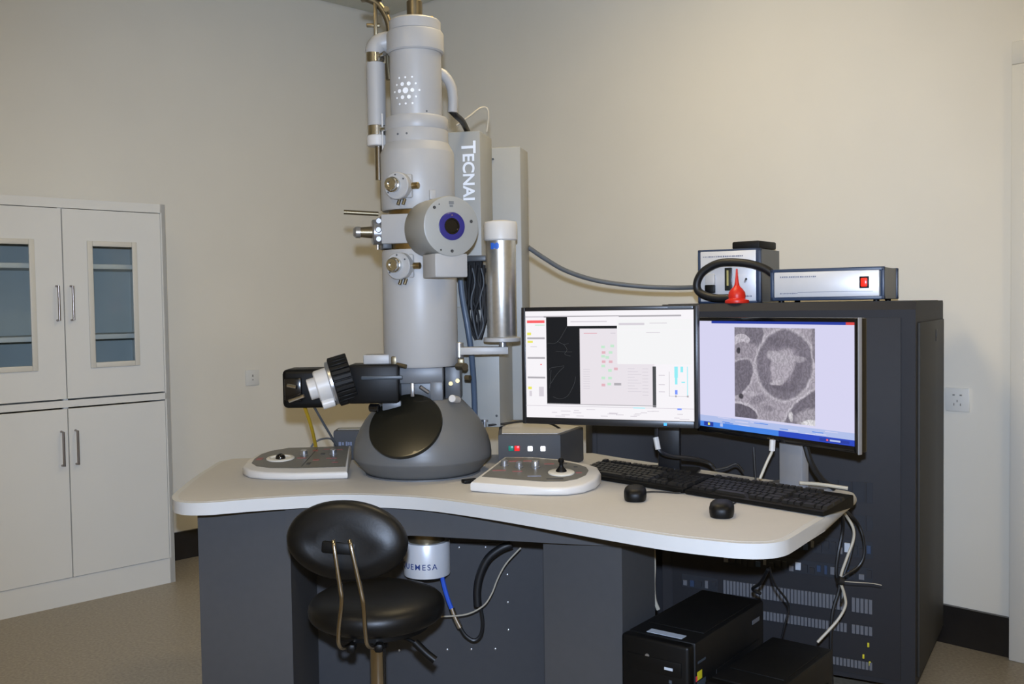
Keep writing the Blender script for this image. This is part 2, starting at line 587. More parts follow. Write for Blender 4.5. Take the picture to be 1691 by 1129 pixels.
outline += [Vector((.784, 2.456, 0)), Vector((.965, 2.745, 0)), Vector((.972, 2.775, 0)), Vector((.96, 2.80, 0)), Vector((.36, 3.44, 0)), Vector((.30, 3.575, 0))]
out2 = [(p.x, p.y) for p in outline]
def inset(pts, d):
    n = len(pts)
    res = []
    for i in range(n):
        p0, p1, p2 = Vector(pts[i - 1]), Vector(pts[i]), Vector(pts[(i + 1) % n])
        e1, e2 = (p1 - p0).normalized(), (p2 - p1).normalized()
        n1, n2 = Vector((-e1.y, e1.x)), Vector((-e2.y, e2.x))
        k = n1 + n2
        k = k / max(.3, k.dot(n1))
        res.append(tuple(p1 + k * d))
    return res
MB().prism(out2, DZ - .036, DZ - .0006, bevel=.0165, seg=4).build('edge_band', 'desk_edge', desk)
MB().prism(inset(out2, .017), DZ - .01, DZ).build('worktop', 'desk_laminate', desk)
m = MB()
m.box((-.813, 3.115, .362), (.276, .39, .724))
m.build('pedestal', 'grey_dark', desk)
MB().prism([(.296, 2.70), (.414, 2.886), (.20, 3.02), (.082, 2.83)], 0, .724).build('pedestal', 'grey_dark', desk)
m = MB()
ap = [(-.676, 2.875), (-.29, 2.85), (.157, 2.72), (.45, 2.655)]
m.prism(ap + [(x, y + .02) for x, y in reversed(ap)], .634, .724)
m.build('apron', 'grey_dark', desk)
bp_ = MB().box((-.235, 3.315, .362), (.88, .03, .724)).build('back_panel', 'grey_deep', desk)
# access cover with its screws
def cover_pts(x0, x1, z0, z1, r):
    pts = []
    for cx, cz, a in ((x1 - r, z0 + r, -90), (x1 - r, z1 - r, 0), (x0 + r, z1 - r, 90), (x0 + r, z0 + r, 180)):
        for k in range(5):
            t = R(a + 22.5 * k)
            pts.append((cx + r * math.cos(t), cz + r * math.sin(t)))
    return pts
MX = Matrix(((1, 0, 0, 0), (0, 0, -1, 3.30), (0, 1, 0, 0), (0, 0, 0, 1)))
cv = MB().prism(cover_pts(-.46, -.01, .12, .50, .03), 0, .003, M=MX).build('access_cover', 'grey_deep', bp_)
sm = MB().lathe([(.0045, 0), (.0045, .002), (.002, .0035), (0, .0035)], seg=10).mesh('screw', 'steel_soft')
rm = root_matrix(desk).inverted()
for x, z in [(-.40 + .082 * k, .135) for k in range(5)] + [(-.027, .20), (-.027, .295), (-.027, .39), (-.19, .485), (-.10, .485)]:
    inst(sm, 'screw', cv, rm @ Vector((x, 3.297, z)), (R(90), 0, 0))
# raised consoles behind the worktop
rbt = thing('button_console', 'grey console box with green, red and white buttons behind the joystick panel', 'console', (.08, 3.37, DZ))
rb = MB().prism([(-.05, 3.212), (.153, 3.189), (.242, 3.383), (.10, 3.54), (-.05, 3.54)], DZ, .88, bevel=.006).build('housing', 'grey_dark', rbt)
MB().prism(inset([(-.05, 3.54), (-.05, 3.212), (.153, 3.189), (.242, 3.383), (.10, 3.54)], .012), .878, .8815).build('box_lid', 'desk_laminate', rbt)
nv = Vector((.203, -.023, 0)).normalized()
nf = Vector((-.1126, -.9936, 0))
def on_box(s, z):
    p = Vector((-.05, 3.212, 0)) + nv * s
    return Vector((p.x, p.y, z))
for s_, mm, nm in ((.042, 'button_green', 'green_button'), (.062, 'button_red', 'red_button')):
    MB().box((0, 0, 0), (.017, .017, .008), bevel=.002, M=frame(on_box(s_, .834), nf, nv)).build(nm, mm, rbt)
for s_ in (.105, .147):
    M_ = frame(on_box(s_, .833), nf, nv)
    MB().box((0, 0, 0), (.017, .017, .008), bevel=.003, M=M_).build('white_button', 'button_white', rbt)
lbt = thing('side_console', 'plain dark grey console box between the left control panel and the dome', 'console', (-.55, 3.53, DZ))
lb = MB().prism([(-.643, 3.49), (-.455, 3.478), (-.455, 3.572), (-.643, 3.572)], DZ, .866, bevel=.008).build('housing', 'grey_dark', lbt)
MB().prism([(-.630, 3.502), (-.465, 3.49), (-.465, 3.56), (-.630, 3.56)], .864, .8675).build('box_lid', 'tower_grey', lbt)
Mt = frame((-.620, 3.488, .818), (-.064, -.998, 0), (.998, -.064, 0))
m = MB()
for x, w, h in ((0, .009, .013), (.011, .006, .010), (.024, .006, .015), (.032, .006, .011), (.040, .006, .013)):
    m.box((x, 0, 0), (w, h, .001), M=Mt)
m.build('box_marking', 'print_grey', lbt)

# ------------------------------------------------------------------ control panels
def control_panel(foot, label, zf, zb, yf, yb, inset_d, panel_cut):
    cx = sum(p[0] for p in foot) / len(foot)
    cy = sum(p[1] for p in foot) / len(foot)
    o = thing('control_panel', label, 'control panel', (cx, cy, DZ), 0, 'microscope hand panels')
    zt = lambda x, y: DZ + zf + (zb - zf) * (y - yf) / (yb - yf)
    MB().prism(foot, DZ + .0006, 0, ztop=zt, bevel=.008, seg=3).build('housing', 'plastic_white', o)
    pin = panel_cut
    MB().prism(pin, DZ + .012, 0, ztop=lambda x, y: zt(x, y) + .0012).build('face_plate', 'panel_dark', o)
    tilt = math.atan((zb - zf) / (yb - yf))
    nrm = Vector((0, -math.sin(tilt), math.cos(tilt)))
    return o, zt, nrm
footL = [(-.895, 3.28), (-.888, 3.19), (-.85, 3.132), (-.79, 3.10), (-.70, 3.085), (-.528, 3.095), (-.578, 3.478), (-.80, 3.462), (-.855, 3.42), (-.885, 3.36)]
plateL = [(-.874, 3.29), (-.868, 3.23), (-.84, 3.185), (-.79, 3.158), (-.70, 3.148), (-.545, 3.156), (-.585, 3.468), (-.795, 3.452), (-.845, 3.41), (-.868, 3.36)]
cl, ztL, nL = control_panel(footL, 'white control panel with dark face left of the microscope dome, trackball ring and two knobs', .024, .052, 3.09, 3.48, .02, plateL)
def knob(par, x, y, zt, nrm, r, h, mm='steel_soft', name='knob'):
    p = Vector((x, y, zt(x, y)))
    return MB().lathe([(r * 1.15, 0), (r * 1.15, h * .25), (r, h * .3), (r * .93, h * .92), (r * .8, h), (0, h)], frame(p, nrm), 20).build(name, mm, par)
p = Vector((-.785, 3.285, ztL(-.785, 3.285)))
rg = MB().lathe([(.047, 0), (.047, .004), (.044, .006), (.036, .006), (.033, .002), (0, .002)], frame(p, nL), 36).build('trackball_ring', 'plastic_cream', cl)
MB().sphere(p + nL * .003, .017, seg=20).build('trackball', 'black_gloss', rg)
knob(cl, -.715, 3.33, ztL, nL, .012, .02)
knob(cl, -.616, 3.335, ztL, nL, .012, .02)
def marks(par, pts, zt, nrm):
    m = MB()
    for x, y, w, h, mm in pts:
        m.use(mm).box((0, 0, .0016), (w, h, .001), M=frame((x, y, zt(x, y)), nrm))
    return m.build('face_marking', None, par, kind='stuff')
marks(cl, [(-.855, 3.285, .02, .03, 'mark_red'), (-.715, 3.29, .03, .012, 'mark_red'), (-.69, 3.40, .018, .02, 'mark_red'), (-.655, 3.42, .02, .012, 'mark_red'), (-.66, 3.26, .02, .02, 'mark_red'), (-.655, 3.35, .014, .02, 'mark_dark'), (-.675, 3.21, .012, .03, 'mark_dark'), (-.612, 3.41, .03, .012, 'mark_red'), (-.612, 3.28, .035, .012, 'mark_red'), (-.59, 3.22, .02, .012, 'mark_red'), (-.69, 3.30, .003, .26, 'mark_dark')], ztL, nL)
footR = [(-.128, 2.852), (0, 2.805), (.09, 2.774), (.15, 2.772), (.20, 2.80), (.24, 2.86), (.262, 2.935), (.258, 3.0), (.225, 3.045), (.15, 3.105), (.062, 3.14), (-.032, 3.148)]
plateR = [(-.096, 2.905), (0, 2.868), (.09, 2.838), (.145, 2.838), (.185, 2.862), (.214, 2.905), (.226, 2.955), (.222, 2.995), (.20, 3.03), (.14, 3.085), (.055, 3.12), (-.024, 3.128)]
cr, ztR, nR = control_panel(footR, 'white control panel with joystick and three knobs right of the microscope dome', .024, .056, 2.78, 3.14, .02, plateR)
p = Vector((.142, 2.93, ztR(.142, 2.93)))
rg = MB().lathe([(.040, 0), (.040, .004), (.037, .006), (.02, .007), (0, .007)], frame(p, nR), 32).build('joystick_ring', 'plastic_cream', cr)
MB().lathe([(.017, .006), (.016, .01), (.009, .018), (.006, .024), (.006, .032), (.009, .036), (.009, .043), (.005, .047), (0, .047)], frame(p, nR), 20).build('joystick', 'black_plastic', cr)
knob(cr, -.029, 3.03, ztR, nR, .011, .018)
knob(cr, .016, 3.005, ztR, nR, .011, .018)
knob(cr, .066, 2.995, ztR, nR, .0125, .024)
marks(cr, [(-.045, 2.97, .04, .01, 'mark_red'), (.01, 2.955, .03, .01, 'mark_red'), (.0, 3.08, .03, .012, 'mark_red'), (.045, 3.08, .03, .012, 'mark_red'), (.11, 3.04, .03, .012, 'mark_red'), (.195, 2.93, .018, .012, 'mark_red'), (.19, 3.0, .012, .012, 'mark_dark'), (.16, 3.04, .012, .012, 'mark_dark'), (.06, 2.90, .04, .012, 'print_grey'), (.12, 2.865, .05, .008, 'mark_dark')], ztR, nR)

# ------------------------------------------------------------------ electron microscope
CX, CY = -.299, 3.213
tem = thing('electron_microscope', 'tall grey electron microscope column with dark viewing window in a grey dome', 'microscope', (CX, CY, DZ))
ax = (CX, CY, 0)
TR = Vector((.974, -.225, 0))
TB = Vector((.225, .974, 0))
MB().lathe([(0, DZ), (.188, DZ), (.188, DZ + .005), (0, DZ + .005)], pos=ax, seg=64).build('base_ring', 'block_grey', tem)
MB().box((-.135, 3.0, DZ + .006), (.05, .03, .011), bevel=.003, rz=R(25)).build('foot_pad', 'black_plastic', tem)
# dome with a flat facet for the viewing window
wn = Vector((-.172, -.746, .643)).normalized()
wc = Vector((-.337, 3.058, .933))
prof = [(0, .765), (.178, .765), (.186, .768), (.212, .796), (.2215, .808), (.2257, .814), (.2262, .826), (.2235, .85), (.216, .878), (.203, .908), (.186, .937), (.165, .963), (.146, .983), (.132, .998), (.122, 1.006), (0, 1.006)]
fine = []
for (ra, za), (rb_, zb_) in zip(prof, prof[1:]):
    k = 3 if ra > .05 and rb_ > .05 else 1
    for t in range(k):
        fine.append((ra + (rb_ - ra) * t / k, za + (zb_ - za) * t / k))
fine.append(prof[-1])
m = MB().lathe(fine, pos=ax, seg=128)
for v in m.bm.verts:
    d = (v.co - wc).dot(wn)
    if d > 0:
        v.co -= wn * d
dome = m.build('viewing_chamber', 'dome_grey', tem)
Mw = frame(wc, wn, (1, 0, 0))
MB().lathe([(0, -.01), (.117, -.01), (.119, .0), (.117, .004), (.113, .005), (0, .0035)], Mw, 64).build('viewing_window', 'window_black', dome)
# neck blocks
MB().box((CX - .005, CY - .02, 1.085), (.165, .16, .05), rz=R(0), bevel=.003).build('neck_block', 'block_grey', tem)
MB().box((CX - .005, CY + .01, 1.034), (.16, .16, .058), bevel=.002).build('neck_recess', 'block_dark', tem)
MB().box((CX + .0565, CY - .075, 1.034), (.04, .05, .058), bevel=.002).build('neck_block', 'block_grey', tem)
nb = MB().box((CX + .105, CY + .02, 1.055), (.05, .13, .105), bevel=.003).build('valve_block', 'block_dark', tem)
for dz in (.0, .022):
    MB().cyl((CX + .1 + dz, CY - .05, 1.055 + dz * .4), (CX + .1 + dz, CY - .066, 1.055 + dz * .4), .007, seg=14).build('fitting', 'brass', nb)
MB().cyl((CX + .12, CY - .045, 1.0), (CX + .105, CY - .10, 1.01), .012, seg=16, bevel=.002).build('valve_knob', 'plastic_white', nb)
m = MB().box((CX - .02, CY - .095, 1.04), (.012, .02, .045), bevel=.003).cyl((CX + .03, CY - .09, 1.03), (CX + .005, CY - .105, 1.05), .006)
m.build('lever', 'steel_soft', tem)
# lenses column
MB().lathe([(0, 1.11), (.116, 1.11), (.121, 1.118), (.121, 1.478), (.118, 1.486), (0, 1.486)], pos=ax, seg=64).build('lower_column', 'column_grey', tem)
MB().lathe([(.0, 1.484), (.098, 1.484), (.098, 1.505), (0, 1.505)], pos=ax, seg=48).build('brass_ring', 'brass', tem)
stg = MB().box((CX - .005, CY, 1.552), (.175, .20, .094), rz=R(-13), bevel=.004).build('stage_block', 'column_grey', tem)
MB().lathe([(.0, 1.597), (.098, 1.597), (.098, 1.615), (0, 1.615)], pos=ax, seg=48).build('brass_ring', 'brass', tem)
MB().lathe([(0, 1.613), (.116, 1.613), (.1195, 1.62), (.1195, 1.797), (.117, 1.803), (.1035, 1.829), (0, 1.829)], pos=ax, seg=64).build('upper_column', 'column_grey', tem)
MB().lathe([(0, 1.828), (.1015, 1.828), (.1015, 1.868), (.100, 1.871), (.1015, 1.874), (.1015, 1.908), (.098, 1.913), (0, 1.913)], pos=ax, seg=64).build('gun_collar', 'column_grey', tem)
gun = MB().lathe([(0, 1.912), (.0825, 1.912), (.0835, 1.916), (.0835, 2.12), (0, 2.12)], pos=ax, seg=64).build('gun_housing', 'column_grey', tem)
MB().lathe([(0, 2.119), (.088, 2.119), (.092, 2.124), (.092, 2.181), (.089, 2.187), (0, 2.187)], pos=ax, seg=64).build('gun_ring', 'column_grey', tem)
MB().lathe([(0, 2.186), (.080, 2.186), (.080, 2.189), (.0835, 2.191), (.0835, 2.220), (.078, 2.2255), (0, 2.2255)], pos=ax, seg=64).build('gun_ring', 'column_grey', tem)
MB().cyl((CX, CY, 2.2255), (CX, CY, 2.29), .0255, seg=24, bevel=.003).build('lifting_nut', 'brass_dull', tem)
MB().cyl((CX, CY, 2.29), (CX, CY, CEIL - .001), .011, seg=12).build('supply_rod', 'cable_white', tem)
MB().box((CX + .045, CY - .03, 2.228), (.035, .012, .006), rz=R(-20), bevel=.002).build('yellow_tag', 'cable_yellow', tem)
for a in (-1, 1):
    t = R(-112 + 9 * a)
    d = Vector((math.cos(t), math.sin(t), 0))
    MB().cyl(Vector((CX, CY, 1.85)) + d * .100, Vector((CX, CY, 1.85)) + d * .1022, .0035, seg=12).build('screw', 'block_grey', tem)
t = R(-62)
d = Vector((math.cos(t), math.sin(t), 0))
MB().cyl(Vector((CX, CY, 1.923)) + d * .082, Vector((CX, CY, 1.923)) + d * .0845, .003, seg=12).build('screw', 'block_grey', tem)
# dotted emblem on the gun housing
m = MB()
th0 = R(-90) - math.asin(.026 / .0835)
pts = []
S = .0224
for qx in range(-2, 3):
    for qy in range(-2, 3):
        if abs(qx + qy) <= 2:
            pts.append((S * (qx + qy / 2), S * qy * math.sqrt(3) / 2 * 1.06, max(abs(qx), abs(qy), abs(qx + qy))))
for x, z, ringn in pts:
    a = th0 + x / .0835
    d = Vector((math.cos(a), math.sin(a), 0))
    c = Vector((CX, CY, 1.988 + z)) + d * .0830
    m.cyl(c, c + d * .0012, (.0095, .0062, .0032)[ringn], seg=16)
m.build('dot_emblem', 'print_white', gun)
# aperture mechanisms
def aperture(z, az):
    d = Vector((math.sin(az), -math.cos(az), 0))
    side = Vector((math.cos(az), math.sin(az), 0))
    c = Vector((CX, CY, z))
    o = MB().cyl(c + d * .09, c + d * .148, .0425, seg=40, bevel=.003).build('aperture_disc', 'column_grey', tem)
    MB().box((0, 0, 0), (.082, .075, .055), bevel=.006, M=frame(c + d * .095 + Vector((0, 0, 0)), d, side)).build('mount', 'column_grey', o)
    k = c + d * .148 - side * .008 + Vector((0, 0, .003))
    MB().lathe([(.024, 0), (.024, .012), (.021, .014), (.0205, .024), (.018, .026), (.009, .026), (.009, .021), (0, .021)], frame(k, d), 28).build('knob', 'steel_brushed', o)
    MB().cyl(c + d * .118 + side * .036, c + d * .118 + side * .064, .0105, seg=16, bevel=.0015).build('adjuster', 'brass', o)
    for x in (-.004, .014):
        MB().cyl(c + d * .125 + side * (x + .004) - Vector((0, 0, .04)), c + d * .13 + side * x - Vector((0, 0, .058)), .0055, seg=12).build('pin', 'brass_dull', o)
    for x, zz in ((-.002, .034), (.026, .02), (-.028, -.02)):
        MB().cyl(c + d * .147 + side * x + Vector((0, 0, zz)), c + d * .1495 + side * x + Vector((0, 0, zz)), .0028, seg=10).build('screw', 'block_dark', o)
aperture(1.682, R(-22))
aperture(1.432, R(-22))
MB().box((0, 0, 0), (.02, .03, .012), bevel=.002, M=frame((CX + .055, CY - .109, 1.655), (.4, -.9, 0))).build('cover_tab', 'column_grey', tem)
# goniometer
gd = Vector((.47, -.883, 0)).normalized()
gs = Vector((-gd.y, gd.x, 0))
gc = Vector((CX, CY, 1.546))
gon = MB().lathe([(0, .10), (.088, .10), (.0925, .106), (.0925, .248), (.0905, .2565), (.086, .2585), (0, .2585)], frame(gc, gd), 64).build('goniometer', 'tower_grey', tem)
Mg = frame(gc + gd * .2585, gd, gs)
MB().lathe([(0, 0), (.0425, 0), (.0425, .003), (.040, .004), (.025, .0035), (.0245, .0), (0, 0)], Mg, 48).build('lens_ring', 'lens_blue', gon)
MB().lathe([(0, .0006), (.0245, .0006), (.0245, .0045), (.021, .0045), (.0195, .0012), (0, .0012)], Mg, 40).build('lens', 'black_gloss', gon)
for x, y, r in ((-.056, .055, .005), (.066, .016, .005), (0, -.075, .005), (-.037, -.072, .003), (-.04, .085 - .02, .002)):
    MB().lathe([(r, -.001), (r, .0008), (r * .5, .001), (0, -.0002)], Mg @ Matrix.Translation((x, y, 0)), 14).build('screw', 'mark_dark', gon)
MB().box((0, .071, .0004), (.016, .009, .0008), M=Mg).box((0, .061, .0004), (.011, .006, .0008), M=Mg).build('dial_mark', 'box_side', gon)
MB().lathe([(.0012, 0), (.0012, .001), (0, .001)], Mg @ Matrix.Translation((.0, .033, .0036)), 8).build('lens_dot', 'cable_yellow', gon)
MB().box((0, -.118, -.055), (.108, .072, .10), bevel=.004, M=Mg).build('bracket', 'column_grey', gon)
# stage manipulator on the left side of the column
c0 = Vector((-.40, 3.185, 1.545))
ld = Vector((-.974, -.225, 0))
mp = MB().box(tuple(c0 + Vector((-.005, .01, .0))), (.03, .09, .11), rz=R(13), bevel=.004).build('stage_manipulator', 'block_dark', tem)
MB().cyl(c0, c0 + ld * .048, .041, seg=28, bevel=.004).build('housing', 'steel_soft', mp)
MB().cyl(c0 + ld * .048, c0 + ld * .085, .019, .016, seg=20).build('spindle', 'brass_dull', mp)
MB().lathe([(.013, 0), (.0185, .002), (.0185, .016), (.012, .024), (0, .025)], frame(c0 + ld * .083, ld), 20).build('knob', 'steel_soft', mp)
for y, z in ((-.033, .005), (-.03, -.024), (-.02, .034)):
    MB().cyl(c0 + ld * .02 + Vector((0, y, z)), c0 + ld * .02 + Vector((0, y - .018, z)), .010, seg=14, bevel=.002).build('adjuster', 'steel_soft', mp)
MB().cyl(c0 + ld * .03 - Vector((0, 0, .038)), c0 + ld * .03 - Vector((0, 0, .055)), .006, seg=12).build('pin', 'chrome', mp)
MB().tube([(-.43, 3.22, 1.608), (-.54, 3.20, 1.614)], .0075, smooth=False, seg=12).build('lock_rod', 'brass_dull', tem)
# accelerator tube at the left, with clamps and elbow
TX, TY = -.432, 3.24
MB().cyl((TX, TY, 1.895), (TX, TY, 2.105), .0305, seg=32).build('side_tube', 'column_grey', tem)
for z0, z1 in ((2.098, 2.142), (1.862, 1.898)):
    MB().cyl((TX, TY, z0), (TX, TY, z1), .0325, seg=32, bevel=.003).cyl((TX + .02, TY - .03, (z0 + z1) / 2), (TX + .035, TY - .045, (z0 + z1) / 2), .008, seg=12).build('tube_clamp', 'steel_brushed', tem)
MB().cyl((TX, TY, 1.83), (TX, TY, 1.864), .034, seg=32, bevel=.003).build('tube_collar', 'plastic_white', tem)
MB().tube([(TX, TY, 2.13), (TX + .002, TY, 2.145), (TX + .016, TY + .003, 2.162), (TX + .05, TY + .006, 2.170), (TX + .09, TY + .008, 2.165)], .0335, seg=24, n=5).build('tube_elbow', 'column_grey', tem)
MB().cyl((TX + .004, TY, 1.72), (TX + .004, TY, 1.832), .0125, seg=18).cyl((TX + .012, TY, 1.62), (TX + .012, TY, 1.725), .0055, seg=12).build('drive_rod', 'brass_rod', tem)
MB().cyl((TX + .022, TY - .032, 1.75), (TX + .022, TY - .032, 1.93), .003, seg=8).build('guide_wire', 'plastic_white', tem)
# hoist bracket behind the top
m = MB()
m.box((-.437, 3.30, 2.26), (.012, .02, .13), bevel=.002)
m.box((-.445, 3.30, 2.24), (.045, .012, .012), bevel=.002)
m.tube([(-.47, 3.30, 2.33), (-.43, 3.30, 2.31), (-.405, 3.30, 2.275), (-.392, 3.30, 2.235), (-.392, 3.30, 2.19), (-.40, 3.30, 2.14), (-.395, 3.30, 2.06)], .012, seg=10)
m.cyl((-.395, 3.285, 2.278), (-.395, 3.25, 2.278), .009)
m.box((-.45, 3.30, 2.325), (.07, .03, .012), bevel=.002)
m.build('hoist_bracket', 'brass_dull', tem)
MB().cyl((-.42, 3.31, 2.3), (-.42, 3.31, CEIL - .001), .006).build('hoist_cable', 'cable_grey', tem)
# elbow at the right of the gun and its leads
MB().tube([(CX + .05, CY + .07, 2.085), (CX + .085, CY + .07, 2.07), (CX + .108, CY + .07, 2.035), (CX + .115, CY + .07, 1.99), (CX + .113, CY + .07, 1.945)], .0165, seg=16).build('gun_elbow', 'column_grey', tem)
MB().tube([(CX + .105, CY + .07, 1.955), (CX + .122, CY + .09, 1.94), (CX + .142, CY + .16, 1.93), (CX + .155, CY + .26, 1.912)], .0105, seg=10).build('gun_cable', 'cable_black', tem)
MB().tube([(CX + .12, CY + .17, 1.92), (CX + .165, CY + .19, 1.955), (CX + .2, CY + .21, 1.985), (CX + .225, CY + .22, 1.985), (CX + .228, CY + .22, 1.95), (CX + .222, CY + .22, 1.905)], .0035, seg=8).build('loop_wire', 'cable_white', tem)
# equipment towers behind the column
def tbox(pt, w, d, z0, z1, bevel=.004):
    """box whose front right edge stands at pt"""
    c = Vector((pt[0], pt[1], 0)) - TR * w / 2 + TB * d / 2
    return MB().box((c.x, c.y, (z0 + z1) / 2), (w, d, z1 - z0), rz=math.atan2(TR.y, TR.x), bevel=bevel)
pa = Vector((-.10, 3.40, 0))
twA = tbox(pa, .24, .168, .885, 1.905).build('front_tower', 'tower_grey', tem)
twB = tbox(pa + TB * .168 + TR * .105, .34, .13, .885, 1.872, .006).build('rear_tower', 'tower_grey', tem)
twC = tbox((-.0445, 3.355), .19, .32, .885, 1.30).build('tower_foot', 'tower_grey', tem)
def text_at(body, size, z):
    p = pa - TR * .044 - TB * .0008
    M = Matrix(((0, TR.x, -TB.x, p.x), (0, TR.y, -TB.y, p.y), (-1, 0, 0, z), (0, 0, 0, 1)))
    return M
cuM = text_at('', 0, 1.8715)
t1 = text('lettering', 'T', .071, cuM, 'print_white', twA, bold=.0013)
t2 = text('lettering', 'ECNAI', .0565, text_at('', 0, 1.8295), 'print_white', twA, bold=.0013)
for c in ((-.0445, 3.355, .925), ):
    p = Vector(c) - TR * .012 - TB * .001
    MB().cyl(p, p - TB * .002, .004, seg=12).build('screw', 'block_dark', twC)
p = pa + TB * .168 + TR * .004 - TB * .001
MB().cyl((p.x, p.y, 1.83), (p.x - TB.x * .002, p.y - TB.y * .002, 1.83), .004, seg=12).build('screw', 'block_dark', twB)
# leads between column and tower
m = MB()
rnd = random.Random(3)
for k in range(9):
    x0 = -.135 + .008 * k - .012
    z0 = 1.45 - .01 * (k % 3)
    pts = [(x0, 3.325, z0), (x0 + rnd.uniform(-.012, .012), 3.32, 1.39), (x0 + rnd.uniform(-.02, .01), 3.318, 1.33), (x0 - .008 + rnd.uniform(-.012, .012), 3.32, 1.27), (-.122 + .002 * k, 3.325, 1.19)]
    m.tube(pts, rnd.choice((.004, .005, .006)), seg=6, n=4)
m.build('lead_bundle', 'cable_black', tem, kind='stuff')
MB().box((-.125, 3.342, 1.375), (.06, .02, .17), rz=R(-13)).build('lead_recess', 'black_matte', tem)
m = MB()
for k in range(2):
    x0 = -.13 + .03 * k
    m.tube([(x0, 3.318, 1.43), (x0 + .008, 3.312, 1.38), (x0 - .006, 3.312, 1.32), (x0 + .004, 3.314, 1.24), (-.115, 3.32, 1.19)], .0024, seg=6, n=4)
m.build('lead_bundle', 'cable_grey', tem, kind='stuff')
MB().tube([(-.172, 3.27, 1.45), (-.163, 3.26, 1.34), (-.147, 3.25, 1.24), (-.135, 3.26, 1.14), (-.13, 3.30, 1.01), (-.13, 3.32, .90)], .010, seg=10).build('coolant_hose', 'hose_blue', tem)
MB().box((-.12, 3.32, 1.462), (.085, .05, .02), rz=R(-13), bevel=.003).build('lead_clamp', 'block_dark', tem)
# swing arm with flask shelf
arm = MB().box((-.09, 3.185, 1.158), (.155, .05, .024), bevel=.002).build('swing_arm', 'column_grey', tem)
MB().cyl((-.172, 3.19, 1.135), (-.172, 3.19, 1.185), .014, seg=18, bevel=.002).build('hinge', 'steel_soft', arm)
MB().cyl((-.03, 3.185, 1.170), (-.03, 3.185, 1.186), .012, seg=16).build('post', 'steel_soft', arm)
MB().cyl((-.032, 3.19, 1.186), (-.032, 3.19, 1.20), .0605, seg=40, bevel=.002).build('shelf_disc', 'column_grey', arm)
m = MB()
m.cyl((-.175, 3.15, 1.11), (-.15, 3.12, 1.11), .012).cyl((-.15, 3.13, 1.075), (-.135, 3.12, 1.075), .008).box((-.165, 3.15, 1.125), (.02, .03, .02), bevel=.003)
m.build('valve_cluster', 'brass_dull', tem)
m = MB().cyl((-.098, 3.36, .885), (-.098, 3.36, .91), .006).cyl((-.098, 3.36, .905), (-.098, 3.36, .912), .012)
m.build('foot_screw', 'steel_soft', tem)

# steel flask standing on the swing arm
fk = thing('steel_flask', 'polished steel cylinder with white cap standing on the microscope swing arm', 'flask', (-.032, 3.19, 1.20))
bd = MB().lathe([(0, 1.2005), (.0475, 1.2005), (.0485, 1.203), (.0485, 1.516), (0, 1.516)], pos=(-.032, 3.19, 0), seg=48).build('body', 'flask_steel', fk)
MB().lathe([(0, 1.512), (.05, 1.512), (.0545, 1.516), (.0545, 1.566), (.051, 1.573), (.03, 1.577), (0, 1.578)], pos=(-.032, 3.19, 0), seg=48).build('cap', 'plastic_white', fk)
m = MB()
for k in range(10):
    a = R(-128 + 3.4 * k)
    d = Vector((math.cos(a), math.sin(a), 0))
    h = .020 if k < 4 or 5 < k < 9 else .014
    m.box((0, 0, 0), (.0032, h, .0012), M=frame(Vector((-.032, 3.19, 1.494)) + d * .0488, d, (-d.y, d.x, 0)))
m.build('blue_sticker', 'label_blue', fk)

# side-mounted camera (left of the column)
sc = MB().box((-.655, 3.20, 1.046), (.17, .13, .125), bevel=.016, seg=3).build('side_camera', 'black_plastic', tem, label='black side camera with finned ring and pale lens rings')
MB().box((-.44, 3.14, 1.062), (.165, .13, .122), bevel=.01).build('camera_body', 'black_plastic', sc)
MB().box((-.41, 3.072, 1.083), (.13, .008, .012), bevel=.003, rz=R(0)).build('body_rib', 'bezel_grey', sc)
MB().box((-.56, 3.19, 1.055), (.09, .11, .10), bevel=.01).build('camera_bridge', 'black_matte', sc)
axd = Vector((-.945, -.19, -.265)).normalized()
p0 = Vector((-.512, 3.125, 1.083))
rgf = MB().cyl(p0, p0 + axd * .062, .070, .074, seg=40).build('finned_ring', 'black_matte', sc)
Mf = frame(p0, axd)
fm = MB().box((0, 0, 0), (.012, .014, .060), bevel=.002, seg=1).mesh('fin', 'black_matte')
inv = root_matrix(tem).inverted()
for k in range(28):
    a = 2 * PI * k / 28
    o = bpy.data.objects.new('fin', fm)
    COL.objects.link(o)
    o.parent = rgf
    o.matrix_local = inv @ Mf @ Matrix.Rotation(a, 4, 'Z') @ Matrix.Translation((.073, 0, .030))
q = p0 + axd * .062
MB().lathe([(0, 0), (.070, 0), (.070, .008), (.062, .012), (0, .012)], frame(q, axd), 40).build('lens_flange', 'steel_soft', sc)
MB().lathe([(0, .01), (.054, .01), (.052, .05), (.048, .054), (0, .054)], frame(q, axd), 40).build('lens_ring', 'plastic_white', sc)
MB().lathe([(0, .05), (.034, .05), (.034, .078), (.031, .08), (0, .08)], frame(q, axd), 32).build('lens_ring', 'plastic_white', sc)
sx_ = axd.cross(Vector((0, 0, 1))).normalized()
uu = sx_.cross(axd)
for s1, s2 in ((.02, -.055), (-.03, -.05)):
    b0 = q + axd * .012 + sx_ * s1 * -1 + uu * s2
    MB().cyl(b0, b0 + axd * .04, .017, seg=18, bevel=.002).build('lens_screw', 'plastic_white', sc)
m = MB()
m.box((-.70, 3.13, 1.045), (.055, .03, .075), bevel=.005)
m.build('connector_block', 'black_gloss', sc)
m = MB().cyl((-.715, 3.11, 1.06), (-.685, 3.10, 1.055), .006).cyl((-.71, 3.105, 1.01), (-.66, 3.095, 1.028), .006)
m.build('connector', 'chrome', sc)
MB().box((-.435, 3.17, 1.135), (.085, .06, .034), bevel=.004).build('camera_cover', 'column_grey', sc)
